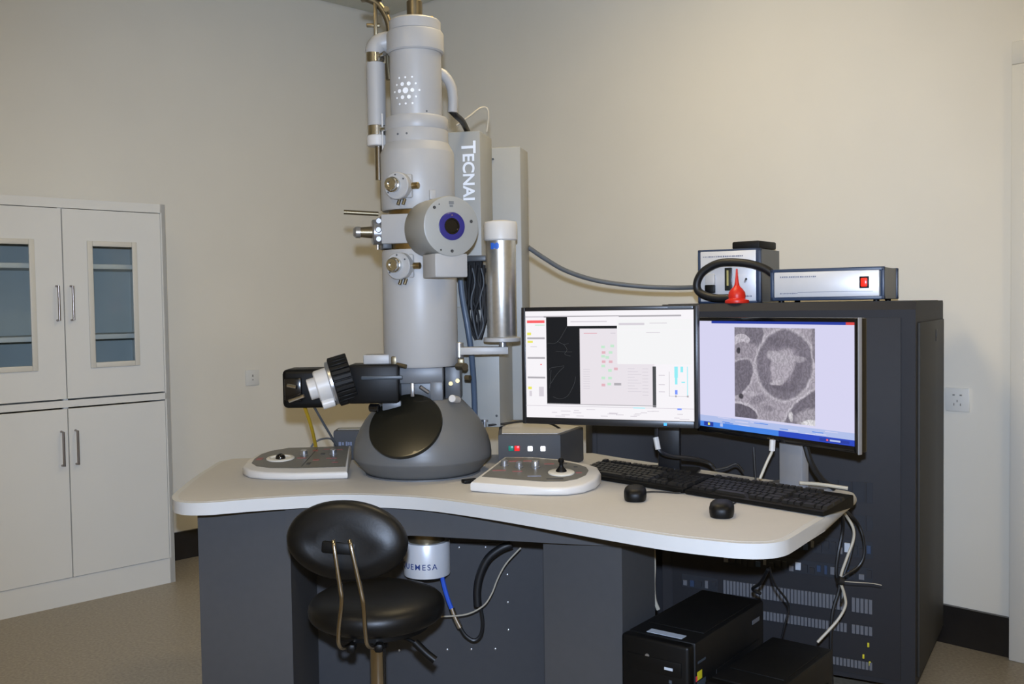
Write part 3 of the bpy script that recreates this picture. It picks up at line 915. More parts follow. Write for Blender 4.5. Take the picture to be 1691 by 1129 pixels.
MB().box((-.375, 3.13, 1.132), (.022, .03, .03), bevel=.004).cyl((-.365, 3.10, 1.122), (-.335, 3.085, 1.116), .007).build('latch', 'brass_dull', sc)
MB().cyl((-.455, 3.11, .985), (-.425, 3.10, .985), .013, seg=18, bevel=.002).build('mount_knob', 'black_gloss', sc)
MB().box((-.385, 3.13, .99), (.06, .05, .03), bevel=.003).build('mount_block', 'block_grey', sc)

# camera under the desk
bc = thing('camera_housing', 'silver cylinder with blue lettering hanging under the desk behind the stool', 'camera', (-.291, 3.2, .418))
bb = MB().lathe([(0, .426), (.0755, .426), (.0765, .43), (.0765, .532), (.0745, .536), (0, .536)], pos=(-.291, 3.2, 0), seg=56).build('housing', 'alu_face', bc)
MB().lathe([(0, .418), (.066, .418), (.073, .427), (0, .427)], pos=(-.291, 3.2, 0), seg=48).build('bottom_cap', 'black_plastic', bc)
MB().lathe([(0, .535), (.060, .535), (.060, .60), (.075, .60), (.075, .724), (0, .724)], pos=(-.291, 3.2, 0), seg=48).build('neck', 'brass_dull', bc)
d = Vector((math.sin(R(-22)), -math.cos(R(-22)), 0))
text('lettering', 'QUEMESA', .026, frame(Vector((-.291, 3.2, .464)) + d * .0768, d, (-d.y, d.x, 0)), 'print_blue', bc, align='CENTER', wrap=.0765, sx=1.0, bold=.0002, space=1.32)

# ------------------------------------------------------------------ low dark cabinet behind the monitors
lc = thing('low_cabinet', 'low dark grey cabinet standing behind the monitors beside the tall rack', 'cabinet', (.46, 3.9, 0))
MB().box((.46, 3.90, .49), (.32, .30, .94), bevel=.01).build('body', 'rack_paint', lc)
MB().box((.46, 3.746, .49), (.28, .006, .86), bevel=.002).build('front_panel', 'rack_paint', lc)
MB().box((.46, 3.9, .01), (.28, .26, .02)).build('plinth', 'black_matte', lc)

# ------------------------------------------------------------------ equipment rack
RW = Vector((.861, -.509, 0)).normalized()
RD = Vector((.509, .861, 0)).normalized()
RP = Vector((1.256, 3.05, 0))                      # front right corner
rrz = math.atan2(RW.y, RW.x)
W, D_, HZ = .847, .655, 1.297
rack = thing('equipment_rack', 'large dark grey electronics rack with grilles, standing behind the monitors', 'rack', tuple(RP), rrz)
# local: x -W..0, y 0..D_
prof = [(0, .075), (0, 1.272), (.022, HZ), (D_ - .01, HZ), (D_, HZ - .01), (D_, .075)]
m = MB()
MXr = Matrix(((0, 0, 1, -W), (1, 0, 0, 0), (0, 1, 0, 0), (0, 0, 0, 1)))
m.prism(prof, 0, W, M=MXr)
m.build('body', 'rack_paint', rack, world=False)
# door set in the front
dx0, dx1 = -W + .04, -.042
door = MB().box(((dx0 + dx1) / 2, -.003, .67), (dx1 - dx0, .006, 1.155), bevel=.0015).build('front_door', 'rack_paint', rack, world=False)
sp = MB().box((.004, D_ / 2, .665), (.008, D_ - .08, 1.13), bevel=.002).build('side_panel', 'rack_side', rack, world=False)
MB().cyl((.008, D_ * .62, 1.178), (.0105, D_ * .62, 1.178), .013, seg=16).box((.009, D_ * .62, 1.178), (.003, .022, .042), bevel=.004).build('side_lock', 'mark_dark', rack, world=False)
MB().box((-W / 2, D_ / 2 + .01, HZ + .0008), (W - .03, D_ - .06, .0016)).build('top_panel', 'rack_side', rack, world=False)
cm = MB().cyl((-.012, 0, .03), (.012, 0, .03), .03, seg=20, bevel=.004).box((0, 0, .065), (.03, .04, .02)).mesh('castor', 'plastic_white')
for x in (-W + .05, -.045):
    for y in (.06, D_ - .08):
        inst(cm, 'castor', rack, (x, y, 0))
# card-cage rows (x measured from the right edge)
def row(x0, x1, z0, z1, kind, par=door):
    w, h = x1 - x0, z1 - z0
    cx, cz = -(x0 + x1) / 2, (z0 + z1) / 2
    o = MB().box((cx, -.0065, cz), (w, .002, h)).build('card_slot', 'recess_dark', par, world=False)
    m = MB()
    if kind == 'grille':
        n = int(w / .0115)
        for k in range(n):
            m.box((cx - w / 2 + w * (k + .5) / n, -.009, cz), (w / n * .72, .004, h * .92))
        m.build('grille', 'grille_light', o, world=False, kind='stuff')
    elif kind == 'cells':
        n = max(1, int(w / .04))
        for k in range(n):
            x = cx - w / 2 + w * (k + .5) / n
            m.box((x, -.0085, cz), (w / n * .12, .004, h))
        m.build('divider', 'rack_paint', o, world=False, kind='stuff')
    else:
        n = int(w / .022)
        rr = random.Random(int(x0 * 1000))
        for k in range(n):
            x = cx - w / 2 + w * (k + .5) / n
            mm = rr.choice(['grille_light', 'recess_dark', 'label_paper', 'box_navy', 'recess_dark', 'grille_light', 'recess_dark', 'rack_paint'])
            m.use(mm).box((x, -.0095 - .002 * rr.random(), cz + rr.uniform(-.2, .1) * h), (w / n * rr.uniform(.35, .8), .005, h * rr.uniform(.3, .75)))
        m.build('connector_row', None, o, world=False, kind='stuff')
    return o
row(.126, .30, .655, .72, 'cells')
row(.126, .34, .565, .612, 'cells')
row(.126, .46, .475, .53, 'conn')
row(.126, .62, .40, .445, 'conn')
row(.126, .192, .295, .345, 'grille')
row(.215, .62, .295, .345, 'grille')
row(.64, .77, .30, .345, 'conn')
row(.126, .192, .225, .256, 'grille')
row(.205, .70, .225, .256, 'grille')
row(.126, .60, .113, .14, 'grille')
m = MB()
for x, z in ((-.14, .195), (-.155, .155), (-.135, .135)):
    m.box((x, -.008, z), (.006, .004, .014), bevel=.001)
m.build('yellow_tag', 'sticker_yellow', door, world=False)

def rackpt(x, y, z=0.0):
    """x leftwards negative from the rack's right edge, y depth from its front"""
    p = RP + RW * x + RD * y
    return Vector((p.x, p.y, z))
TOPZ = HZ + .0016
# wide instrument box with red switch
def solve_px(px, y):
    k = (px - 845.5) / FPX
    q = RP + RD * y
    s = (k * q.y - q.x) / (RW.x - k * RW.y)
    return s
YB = .045
xr = solve_px(1461, YB)
bw, bh, bdp = .367, .112, .27
p = rackpt(xr - bw / 2, YB, TOPZ)
b2 = thing('instrument_box', 'wide low instrument box with silver face, navy frame and lit red switch on the rack', 'instrument', tuple(p), rrz)
fz = .006
m = MB().box((0, bdp / 2, fz + (bh - fz) / 2), (bw - .01, bdp - .01, bh - fz - .004))
m.build('case', 'box_side', b2, world=False)
for y in (.01, bdp - .01):
    fr_ = MB()
    for z in (fz + .007, bh - .007):
        fr_.box((0, y, z), (bw, .02, .014), bevel=.003)
    for x in (-bw / 2 + .006, bw / 2 - .006):
        fr_.box((x, y, (fz + bh) / 2), (.012, .02, bh - fz), bevel=.003)
    fr_.build('frame', 'box_navy', b2, world=False)
MB().box((0, -.001, (fz + bh) / 2), (bw - .03, .006, bh - fz - .022), bevel=.002).build('face_plate', 'alu_face', b2, world=False)
sw = MB().box((bw / 2 - .061, -.005, .062), (.030, .006, .038), bevel=.002).build('switch_frame', 'black_plastic', b2, world=False)
MB().box((bw / 2 - .061, -.009, .062), (.020, .006, .028), bevel=.003).build('red_switch', 'switch_red', b2, world=False)
def print_bars(par, x, z, w, h, n, mm, y=-.0045, seed=1):
    m = MB()
    rr = random.Random(seed)
    cx = x
    for k in range(n):
        ww = w / n * rr.uniform(.45, .8)
        m.box((cx + ww / 2, y, z), (ww, .0008, h * rr.uniform(.7, 1)))
        cx += w / n
    return m.build('printed_text', mm, par, world=False)
print_bars(b2, -bw / 2 + .035, .085, .12, .0055, 20, 'print_grey')
print_bars(b2, -bw / 2 + .035, .030, .06, .004, 11, 'print_grey', seed=2)
MB().box((.03, -.0045, .0335), (.24, .0008, .0012)).build('printed_line', 'print_grey', b2, world=False)
ft = MB().cyl((0, 0, 0), (0, 0, fz + .001), .01, seg=14).mesh('foot', 'black_plastic')
for x in (-bw / 2 + .03, bw / 2 - .03):
    for y in (.03, bdp - .03):
        inst(ft, 'foot', b2, (x, y, 0))
# small tall instrument box
YB1 = .17
xr1 = solve_px(1257, YB1)
bw, bh, bdp = .232, .194, .26
p = rackpt(xr1 - bw / 2, YB1, TOPZ)
b1 = thing('instrument_box', 'tall narrow instrument box with silver face and flow gauge on the rack', 'instrument', tuple(p), rrz)
MB().box((0, bdp / 2, bh / 2), (bw - .008, bdp - .01, bh - .004)).build('case', 'box_side', b1, world=False)
fr_ = MB()
for z in (.006, bh - .006):
    fr_.box((0, .012, z), (bw, .024, .012), bevel=.003)
for x in (-bw / 2 + .007, bw / 2 - .009):
    fr_.box((x, .012, bh / 2), (.018 if x > 0 else .014, .024, bh), bevel=.003)
fr_.build('frame', 'box_navy', b1, world=False)
MB().box((-.002, -.001, bh / 2), (bw - .028, .006, bh - .014), bevel=.002).build('face_plate', 'alu_face', b1, world=False)
print_bars(b1, -bw / 2 + .022, bh - .026, .15, .0055, 22, 'print_grey', seed=4)
print_bars(b1, bw / 2 - .06, .024, .03, .006, 5, 'print_grey', seed=5)
g = MB().box((.002, -.008, .086), (.026, .012, .082), bevel=.002).build('flow_gauge', 'gauge_dark', b1, world=False)
MB().box((.001, -.0145, .09), (.007, .003, .055)).build('gauge_tube', 'gauge_yellow', g, world=False)
v = MB().box((-.066, -.008, .086), (.036, .014, .04), bevel=.004).build('valve_cap', 'plastic_white', b1, world=False)
MB().box((-.066, -.010, .052), (.036, .018, .03), bevel=.003).build('valve_base', 'black_plastic', v, world=False)
MB().cyl((.06, -.003, .075), (.07, -.02, .085), .004).build('toggle', 'chrome', b1, world=False)
MB().box((bw / 2 - .01 - .01, bdp / 2 - .02, bh / 2), (.004, .1, .1)).build('case_vent', 'box_side', b1, world=False)
# black lump on top of it
pk = rackpt(xr1 - .055, YB1 + .11, TOPZ + bh - .001)
bk = thing('power_adapter', 'black power adapter block lying on the tall narrow instrument box', 'adapter', tuple(pk), rrz + R(-6))
MB().box((0, 0, .014), (.105, .16, .028), bevel=.006).build('case', 'black_matte', bk, world=False)
MB().box((0, 0, .0285), (.08, .12, .002), bevel=.001).build('lid', 'black_plastic', bk, world=False)
# black hose looped on the rack
def on_plane_rack(px, py, y):
    """point seen in the photograph at depth y behind the rack front"""
    d = fw * FPX + rt * (px - 845.5) - up * (py - 564.5)
    o = Vector((0, 0, CAM_H))
    q = RP + RD * y
    return o + d * ((q - o).dot(RD) / d.dot(RD))
hp = [(1276, 452), (1262, 443), (1240, 436), (1215, 433), (1190, 434), (1172, 441), (1158, 452), (1151, 467), (1153, 480), (1165, 488), (1183, 492), (1205, 492), (1228, 492)]
hs = MB().tube([on_plane_rack(x, y, .128 - .012 * (i > 8) * (i - 8) / 4) for i, (x, y) in enumerate(hp)], .0145, seg=12).build('black_hose', 'cable_black')
recenter(hs)
tag(hs, 'thick black hose looped in front of the tall narrow instrument box', 'hose')
# red rubber bulb
q = on_plane_rack(1217, 497, .052)
bl = thing('rubber_bulb', 'red rubber blower bulb with pointed nozzle standing on the rack', 'blower', (q.x, q.y, TOPZ))
MB().lathe([(0, 0), (.040, 0), (.0415, .004), (.040, .011), (.030, .014), (.028, .017)], pos=(0, 0, 0), seg=36).lathe([(.028, .016), (.0295, .026), (.0275, .038), (.020, .049), (.0125, .056), (.009, .062)], seg=36).build('bulb', 'rubber_red', bl, world=False)
MB().lathe([(.009, .061), (.0065, .075), (.0045, .095), (.0028, .118), (0, .119)], seg=20).build('nozzle', 'rubber_red', bl, world=False)

# ------------------------------------------------------------------ monitors
def monitor(name, label, Pl, Pr, z0, z1, bez, bot, mb, stand_y, stand_x, mstand, sw_, group='desk monitors'):
    Pl, Pr = Vector(Pl), Vector(Pr)
    w = (Pr - Pl).length
    d = (Pr - Pl).normalized()
    back = Vector((-d.y, d.x, 0))
    mid = (Pl + Pr) / 2
    base = mid + back * stand_y
    rz = math.atan2(d.y, d.x)
    o = thing(name, label, 'monitor', (base.x, base.y, DZ), rz, group)
    y = -stand_y                       # local y of the screen plane
    h = z1 - z0
    cz = (z0 + z1) / 2 - DZ
    b = MB()
    b.box((0, y + .02, cz - (bot - bez) / 2), (w + 2 * bez, .03, h + bez + bot), bevel=.004)
    b.build('shell', mb, o, world=False)
    f = MB()
    for x in (-w / 2 - bez / 2, w / 2 + bez / 2):
        f.box((x, y + .002, cz - (bot - bez) / 2), (bez, .012, h + bez + bot), bevel=.002)
    f.box((0, y + .002, cz + h / 2 + bez / 2), (w, .012, bez), bevel=.002)
    f.box((0, y + .002, cz - h / 2 - bot / 2), (w, .012, bot), bevel=.002)
    f.build('bezel', mb, o, world=False)
    MB().box((0, y + .045, cz), (w * .7, .03, h * .7), bevel=.012).build('rear_cover', 'black_plastic', o, world=False)
    s = MB()
    s.box((stand_x, 0, (z0 - DZ + .08) / 2 + .006), (sw_, .03, z0 - DZ + .08), bevel=.004)
    s.box((stand_x, -stand_y / 2 + .03, z0 - DZ + .08), (sw_, stand_y - .03, .05), bevel=.004)
    s.build('stand', mstand, o, world=False)
    MB().prism(cover_pts(stand_x - .09, stand_x + .09, -.045, .075, .02), 0, .010, bevel=.003).build('stand_base', mstand, o, world=False)
    return o, w, h, y, z0 - DZ

LPl, LPr = (.0425, 3.04, 0), (.531, 2.863, 0)
mo, mw, mh, my, mz = monitor('computer_monitor', 'black monitor showing microscope control windows, beside the steel flask', LPl, LPr, .956, 1.284, .0125, .020, 'bezel_black', .24, .14, 'bezel_black', .07)
scr = MB().box((0, my + .001, mz + mh / 2), (mw, .002, mh)).build('screen', 'px_white', mo, world=False)
def win(par, mw, mh, my, mz, rects, name):
    m = MB()
    for i, (x0, y0, x1, y1, mm) in enumerate(rects):
        yy = my - .0003 - .00004 * i
        X0, X1 = -mw / 2 + mw * x0, -mw / 2 + mw * x1
        Z0, Z1 = mz + mh * (1 - y1), mz + mh * (1 - y0)
        m.use(mm)
        m.add([(X0, yy, Z0), (X1, yy, Z0), (X1, yy, Z1), (X0, yy, Z1)], [(0, 1, 2, 3)])
    return m
rc = [(0, 0, 1, .04, 'px_white'), (0, .045, .12, .06, 'px_line'), (.115, .045, .93, .062, 'px_grey'),
      (.01, .085, .12, .11, 'px_red'), (.06, .125, .12, .135, 'px_green'), (.01, .20, .035, .225, 'px_yellow'), (.01, .245, .12, .262, 'px_grey'), (.012, .277, .045, .297, 'px_yellow'),
      (.03, .33, .07, .336, 'px_line'), (.01, .43, .12, .447, 'px_grey'), (.09, .495, .1, .505, 'px_red'), (.01, .615, .12, .632, 'px_grey'), (.012, .71, .035, .735, 'px_yellow'), (.08, .71, .11, .80, 'px_line'), (.02, .75, .035, .80, 'px_line'),
      (.13, .055, .335, .865, 'px_black'), (.26, .055, .57, .14, 'px_white'), (.28, .095, .50, .105, 'px_line'), (.255, .14, .57, .17, 'px_black'), (.335, .165, .775, .87, 'px_pink'),
      (.36, .205, .44, .212, 'px_rose'), (.52, .205, .55, .212, 'px_line')]
for (x, y, mm) in ((.475, .335, 'px_green'), (.53, .325, 'px_green'), (.478, .385, 'px_rose'), (.52, .385, 'px_green'), (.475, .42, 'px_green'), (.50, .43, 'px_green'), (.478, .47, 'px_rose'), (.52, .47, 'px_rose'), (.475, .51, 'px_green'), (.515, .55, 'px_green'), (.55, .535, 'px_rose'), (.475, .62, 'px_green'), (.515, .62, 'px_green'), (.475, .685, 'px_rose'), (.51, .675, 'px_green'), (.55, .675, 'px_grey'), (.57, .675, 'px_grey')):
    rc.append((x - .011, y - .012, x + .011, y + .012, mm))
for k in range(9):
    rc.append((.355, .54 + .022 * k, .395, .545 + .022 * k, 'px_line'))
    rc.append((.62, .53 + .026 * k, .66 + .02 * (k % 3), .535 + .026 * k, 'px_line'))
    rc.append((.705, .53 + .03 * k, .74, .535 + .03 * k, 'px_line'))
rc += [(.56, .06, .99, .49, 'px_soft'), (.56, .06, .99, .085, 'px_white'), (.57, .115, .72, .135, 'px_line'), (.75, .115, .85, .122, 'px_line'), (.56, .175, .99, .18, 'px_white'), (.73, .20, .81, .207, 'px_line'),
       (.765, .51, .785, .88, 'px_darkgrey'), (.785, .50, .99, .87, 'px_white'), (.80, .585, .835, .592, 'px_line'), (.80, .67, .835, .677, 'px_line'), (.80, .735, .835, .742, 'px_line'),
       (.86, .555, .862, .78, 'px_grey'), (.86, .775, .97, .778, 'px_grey'), (.89, .51, .91, .61, 'px_cyan'), (.893, .61, .907, .67, 'px_cyan'), (.925, .51, .94, .56, 'px_cyan'), (.962, .51, .966, .77, 'px_cyan'), (.93, .645, .95, .655, 'px_cyan'), (.893, .72, .907, .76, 'px_blue'), (.96, .768, .97, .785, 'px_grey'), (.893, .768, .903, .785, 'px_grey'),
       (.13, .865, .785, .872, 'px_grey'), (0, .885, 1, .89, 'px_line'), (.65, .885, .72, .893, 'px_cyan'), (.905, .885, .93, .90, 'px_blue')]
rr = random.Random(11)
for k in range(22):
    x = .15 + .77 * rr.random()
    y = .905 + .075 * rr.random()
    rc.append((x, y, x + .03 + .03 * rr.random(), y + .006, 'px_line'))
win(scr, mw, mh, my, mz, rc, 'w').build('screen_windows', None, scr, world=False, kind='stuff')
# thin grey sketch lines on the black window
m = MB()
def scp(x, y):
    return (-mw / 2 + mw * x, my - .006, mz + mh * (1 - y))
m = MB()
for pts in ([(.14, .30), (.20, .29), (.26, .15)], [(.20, .28), (.24, .31), (.27, .30)], [(.19, .375), (.24, .38), (.29, .38)], [(.24, .31), (.26, .36), (.245, .40), (.28, .42)], [(.15, .55), (.16, .53), (.24, .51)], [(.15, .72), (.16, .55)], [(.155, .68), (.20, .58), (.24, .52)], [(.17, .80), (.21, .82), (.26, .79), (.30, .68), (.31, .61)]):
    m.tube([scp(*q) for q in pts], .0005, seg=4, n=3)
m.build('screen_sketch', 'px_darkgrey', scr, world=False)
MB().box((mw / 2 - .085, my - .0045, mz - .010), (.009, .002, .008)).build('power_light', 'led_blue', mo, world=False)
print_bars(mo, mw / 2 - .06, mz - .010, .045, .004, 6, 'bezel_grey', y=my - .0045, seed=8)
MB().box((mw / 2 - .04, my - .0045, mz + mh + .006), (.07, .001, .005)).build('maker_plate', 'bezel_grey', mo, world=False)

RPl, RPr = (.590, 3.08, 0), (.906, 2.588, 0)
m2, nw, nh, ny, nz = monitor('computer_monitor', 'black monitor showing a grey cell micrograph, in front of the rack', RPl, RPr, .917, 1.246, .0115, .018, 'black_gloss', .05, .04, 'stand_grey', .085)
s2 = MB().box((0, ny + .001, nz + nh / 2), (nw, .002, nh)).build('screen', 'px_lav', m2, world=False)
MB().box((nw / 2 + .0125, ny + .003, nz + nh / 2 - .004), (.004, .014, nh + .034), bevel=.0015).build('side_trim', 'stand_grey', m2, world=False)
print_bars(m2, -.01, nz - .010, .025, .005, 4, 'brass_dull', y=ny - .0045, seed=9)
rc = [(0, 0, .1, .012, 'px_lav'), (.09, 0, .95, .022, 'px_navy'), (.95, 0, 1, .022, 'px_closered'), (0, .895, 1, .955, 'px_menu')]
rr = random.Random(5)
for k in range(14):
    x = .02 + .9 * rr.random()
    y = .90 + .045 * rr.random()
    rc.append((x, y, x + .05 + .05 * rr.random(), y + .006, rr.choice(['px_lav', 'px_task'])))
rc += [(0, .952, 1, 1, 'px_task'), (.55, .952, 1, 1, 'px_task2'), (.03, .955, .10, .995, 'px_navy'), (.06, .962, .075, .985, 'px_yellow'), (.15, .955, .17, .985, 'px_menu'), (.80, .965, .97, .99, 'px_navy'), (.84, .97, .85, .985, 'px_red'), (.86, .97, .92, .985, 'px_menu')]
win(s2, nw, nh, ny, nz, rc, 'w').build('screen_windows', None, s2, world=False, kind='stuff')

def micrograph():
    m = bpy.data.materials.new('cell_micrograph')
    m.use_nodes = True
    nt = m.node_tree
    bs = nt.nodes['Principled BSDF']
    bs.inputs['Base Color'].default_value = (.01, .01, .01, 1)
    N = nt.nodes.new
    Lk = nt.links.new
    tc = N('ShaderNodeTexCoord')
    nz1 = N('ShaderNodeTexNoise'); nz1.inputs['Scale'].default_value = 7; nz1.inputs['Detail'].default_value = 4
    Lk(tc.outputs['UV'], nz1.inputs['Vector'])
    sub = N('ShaderNodeVectorMath'); sub.operation = 'SUBTRACT'; sub.inputs[1].default_value = (.5, .5, .5)
    Lk(nz1.outputs['Color'], sub.inputs[0])
    sc_ = N('ShaderNodeVectorMath'); sc_.operation = 'SCALE'; sc_.inputs['Scale'].default_value = .07
    Lk(sub.outputs[0], sc_.inputs[0])
    ad = N('ShaderNodeVectorMath'); ad.operation = 'ADD'
    Lk(tc.outputs['UV'], ad.inputs[0]); Lk(sc_.outputs[0], ad.inputs[1])
    # fine grain
    gr = N('ShaderNodeTexNoise'); gr.inputs['Scale'].default_value = 38; gr.inputs['Detail'].default_value = 6; gr.inputs['Roughness'].default_value = .7
    Lk(tc.outputs['UV'], gr.inputs['Vector'])
    wv = N('ShaderNodeTexWave'); wv.inputs['Scale'].default_value = 6; wv.inputs['Distortion'].default_value = 14; wv.inputs['Detail'].default_value = 3; wv.inputs['Detail Scale'].default_value = 2.0
    Lk(ad.outputs[0], wv.inputs['Vector'])
    def ell(cx, cy, rx, ry, rot, soft=.06, inv=False):
        mp_ = N('ShaderNodeMapping'); mp_.vector_type = 'TEXTURE'
        mp_.inputs['Location'].default_value = (cx, cy, 0)
        mp_.inputs['Rotation'].default_value = (0, 0, R(rot))
        mp_.inputs['Scale'].default_value = (rx, ry, 1)
        Lk(ad.outputs[0], mp_.inputs['Vector'])
        sx = N('ShaderNodeSeparateXYZ'); Lk(mp_.outputs[0], sx.inputs[0])
        cb = N('ShaderNodeCombineXYZ'); Lk(sx.outputs[0], cb.inputs[0]); Lk(sx.outputs[1], cb.inputs[1])
        ln = N('ShaderNodeVectorMath'); ln.operation = 'LENGTH'; Lk(cb.outputs[0], ln.inputs[0])
        mr = N('ShaderNodeMapRange'); mr.interpolation_type = 'SMOOTHSTEP'
        mr.inputs['From Min'].default_value = 1 - soft; mr.inputs['From Max'].default_value = 1 + soft
        mr.inputs['To Min'].default_value = 1; mr.inputs['To Max'].default_value = 0
        Lk(ln.outputs['Value'], mr.inputs['Value'])
        return mr.outputs[0]
    col = N('ShaderNodeRGB'); col.outputs[0].default_value = (*lin((160, 153, 164)), 1)
    cur = col.outputs[0]
    def over(mask, rgb, amt=1.0):
        nonlocal cur
        mx = N('ShaderNodeMix'); mx.data_type = 'RGBA'
        ml = N('ShaderNodeMath'); ml.operation = 'MULTIPLY'; ml.inputs[1].default_value = amt
        Lk(mask, ml.inputs[0]); Lk(ml.outputs[0], mx.inputs[0])
        Lk(cur, mx.inputs[6]); mx.inputs[7].default_value = (*lin(rgb), 1)
        cur = mx.outputs[2]
    LT, DK, MD = (188, 182, 192), (112, 106, 118), (150, 143, 154)
    over(ell(.08, .96, .34, .22, -20), LT); over(ell(.10, 1.0, .30, .16, -20), DK, .8); over(ell(.26, .93, .12, .2, 0), DK, .8)
    over(ell(.10, .86, .10, .06, 0), LT)
    over(ell(.14, .70, .22, .13, 0), MD)
    over(ell(.05, .44, .27, .17, 50), LT, .7); over(ell(.05, .44, .25, .15, 50), DK)
    over(ell(.30, .22, .10, .05, 20, .3), DK, .5); over(ell(.45, .13, .07, .03, 0, .3), DK, .5); over(ell(.20, .28, .10, .03, 0, .3), LT, .5)
    over(ell(.10, .06, .22, .11, -10), LT); over(ell(.10, .05, .20, .09, -10), (100, 94, 106))
    over(ell(.63, .61, .36, .40, -25), LT); over(ell(.63, .61, .335, .375, -25), (118, 112, 124))
    over(ell(.62, .62, .24, .25, -20), (132, 125, 138), .7)
    over(ell(.50, .55, .05, .20, 10, .3), (104, 98, 110), .7); over(ell(.80, .55, .05, .2, -20, .3), (104, 98, 110), .7); over(ell(.62, .38, .16, .05, 0, .3), (100, 94, 106), .7); over(ell(.60, .84, .18, .05, -10, .3), (104, 98, 110), .7)
    over(ell(.62, .60, .13, .20, -30, .2), (168, 161, 172)); over(ell(.56, .69, .14, .06, -12, .2), (172, 166, 176)); over(ell(.55, .42, .09, .03, 10, .3), (178, 172, 182))
    over(ell(.80, .68, .09, .035, 0, .3), (170, 164, 174), .7)
    over(ell(.95, .13, .42, .2, 40), LT); over(ell(.95, .13, .39, .175, 40), DK); over(ell(.92, .08, .16, .09, 20, .2), (156, 150, 160)); over(ell(.72, .07, .03, .05, 0, .3), (200, 196, 202))
    over(ell(1.0, .95, .04, .3, 0), DK, .7)
    over(ell(.05, .745, .03, .03, 0, .3), (60, 56, 64)); over(ell(.08, .24, .03, .03, 0, .3), (70, 66, 74)); over(ell(.96, .01, .12, .045, 0, .1), (214, 212, 216))
    # striations and grain multiply the tone
    mr = N('ShaderNodeMapRange'); mr.inputs['To Min'].default_value = .80; mr.inputs['To Max'].default_value = 1.14
    Lk(wv.outputs['Fac'], mr.inputs['Value'])
    mr2 = N('ShaderNodeMapRange'); mr2.inputs['From Min'].default_value = .3; mr2.inputs['From Max'].default_value = .7; mr2.inputs['To Min'].default_value = .86; mr2.inputs['To Max'].default_value = 1.16
    Lk(gr.outputs['Fac'], mr2.inputs['Value'])
    mu = N('ShaderNodeMath'); mu.operation = 'MULTIPLY'
    Lk(mr.outputs[0], mu.inputs[0]); Lk(mr2.outputs[0], mu.inputs[1])
    vm = N('ShaderNodeVectorMath'); vm.operation = 'SCALE'
    Lk(cur, vm.inputs[0]); Lk(mu.outputs[0], vm.inputs['Scale'])
    Lk(vm.outputs[0], bs.inputs['Emission Color'])
    bs.inputs['Emission Strength'].default_value = 1.0
    MATS['cell_micrograph'] = m
micrograph()
x0, x1, y0, y1 = -nw / 2 + nw * .257, -nw / 2 + nw * .775, nz + nh * .125, nz + nh * .945
m = MB()
m.add([(x0, ny - .001, y0), (x1, ny - .001, y0), (x1, ny - .001, y1), (x0, ny - .001, y1)], [(0, 1, 2, 3)])
mi = m.build('micrograph', 'cell_micrograph', s2, world=False)
uv = mi.data.uv_layers.new(name='UVMap')
for lp in mi.data.loops:
    c = mi.data.vertices[lp.vertex_index].co
    uv.data[lp.index].uv = ((c.x - x0) / (x1 - x0), (c.z - y0) / (y1 - y0))

# ------------------------------------------------------------------ keyboards
KN = Vector((.735, .678, 0)).normalized()
KD = Vector((.678, -.735, 0)).normalized()         # local x (rightwards)
K0 = Vector((.777, 2.449, 0))                      # front right corner
krz = math.atan2(KD.y, KD.x)
km = MB()
km.add([(-.5, -.5, 0), (.5, -.5, 0), (.5, .5, 0), (-.5, .5, 0), (-.40, -.36, 1), (.40, -.36, 1), (.40, .42, 1), (-.40, .42, 1)], [(0, 3, 2, 1), (4, 5, 6, 7), (0, 1, 5, 4), (1, 2, 6, 5), (2, 3, 7, 6), (3, 0, 4, 7)])
keymesh = km.mesh('key', 'key_black')
def keyboard(s, label):
    L, Dp = .432, .152
    p = K0 - KD * (s + L / 2)
    o = thing('keyboard', label, 'keyboard', (p.x, p.y, DZ), krz, 'black keyboards on the desk')
    zf, zb = .014, .036
    zt = lambda y: zf + (zb - zf) * y / Dp
    MB().prism([(-L / 2, 0), (L / 2, 0), (L / 2, Dp), (-L / 2, Dp)], .0012, 0, ztop=lambda x, y: zt(y), bevel=.004).build('case', 'black_plastic', o, world=False)
    tl = math.atan((zb - zf) / Dp)
    u = .0188
    def key(x, y, w=1.0, h=1.0):
        inst(keymesh, 'key', o, (-L / 2 + .012 + x * u, .014 + y * u, zt(.014 + y * u) - .001), (tl, 0, 0), (u * w * .93, u * h * .93, .0085))
    rows = [[1.25, 1.25, 1.25, 6.25, 1.25, 1.25, 1.25, 1.25], [2.25] + [1] * 10 + [2.75], [1.75] + [1] * 11 + [2.25], [1.5] + [1] * 12 + [1.5], [1] * 13 + [2]]
    for j, rw in enumerate(rows):
        x = 0
        for w in rw:
            key(x + w / 2, .5 + j, w)
            x += w
    for k in (0, 2, 3, 4, 5, 6.5, 7.5, 8.5, 9.5, 11, 12, 13, 14):
        key(k + .5, 6.2)
    for k in range(3):
        key(15.4 + k + .5, 6.2); key(15.4 + k + .5, 4.5); key(15.4 + k + .5, 3.5); key(15.4 + k + .5, .5)
    key(16.9, 1.5)
    for r_ in range(4):
        for k in range(3):
            if r_ == 3 or True:
                key(18.6 + k + .5, 1.5 + r_)
    key(18.6 + 1, .5, 2); key(18.6 + 2.5, .5); key(18.6 + 3.4, 1.0, .8, 2); key(18.6 + 3.4, 3.0, .8, 2); key(18.6 + 3.4, 4.5, .8)
    return o
keyboard(.0, 'black computer keyboard at the right end of the desk, under the micrograph monitor')
keyboard(.438, 'black computer keyboard beside the joystick control panel')

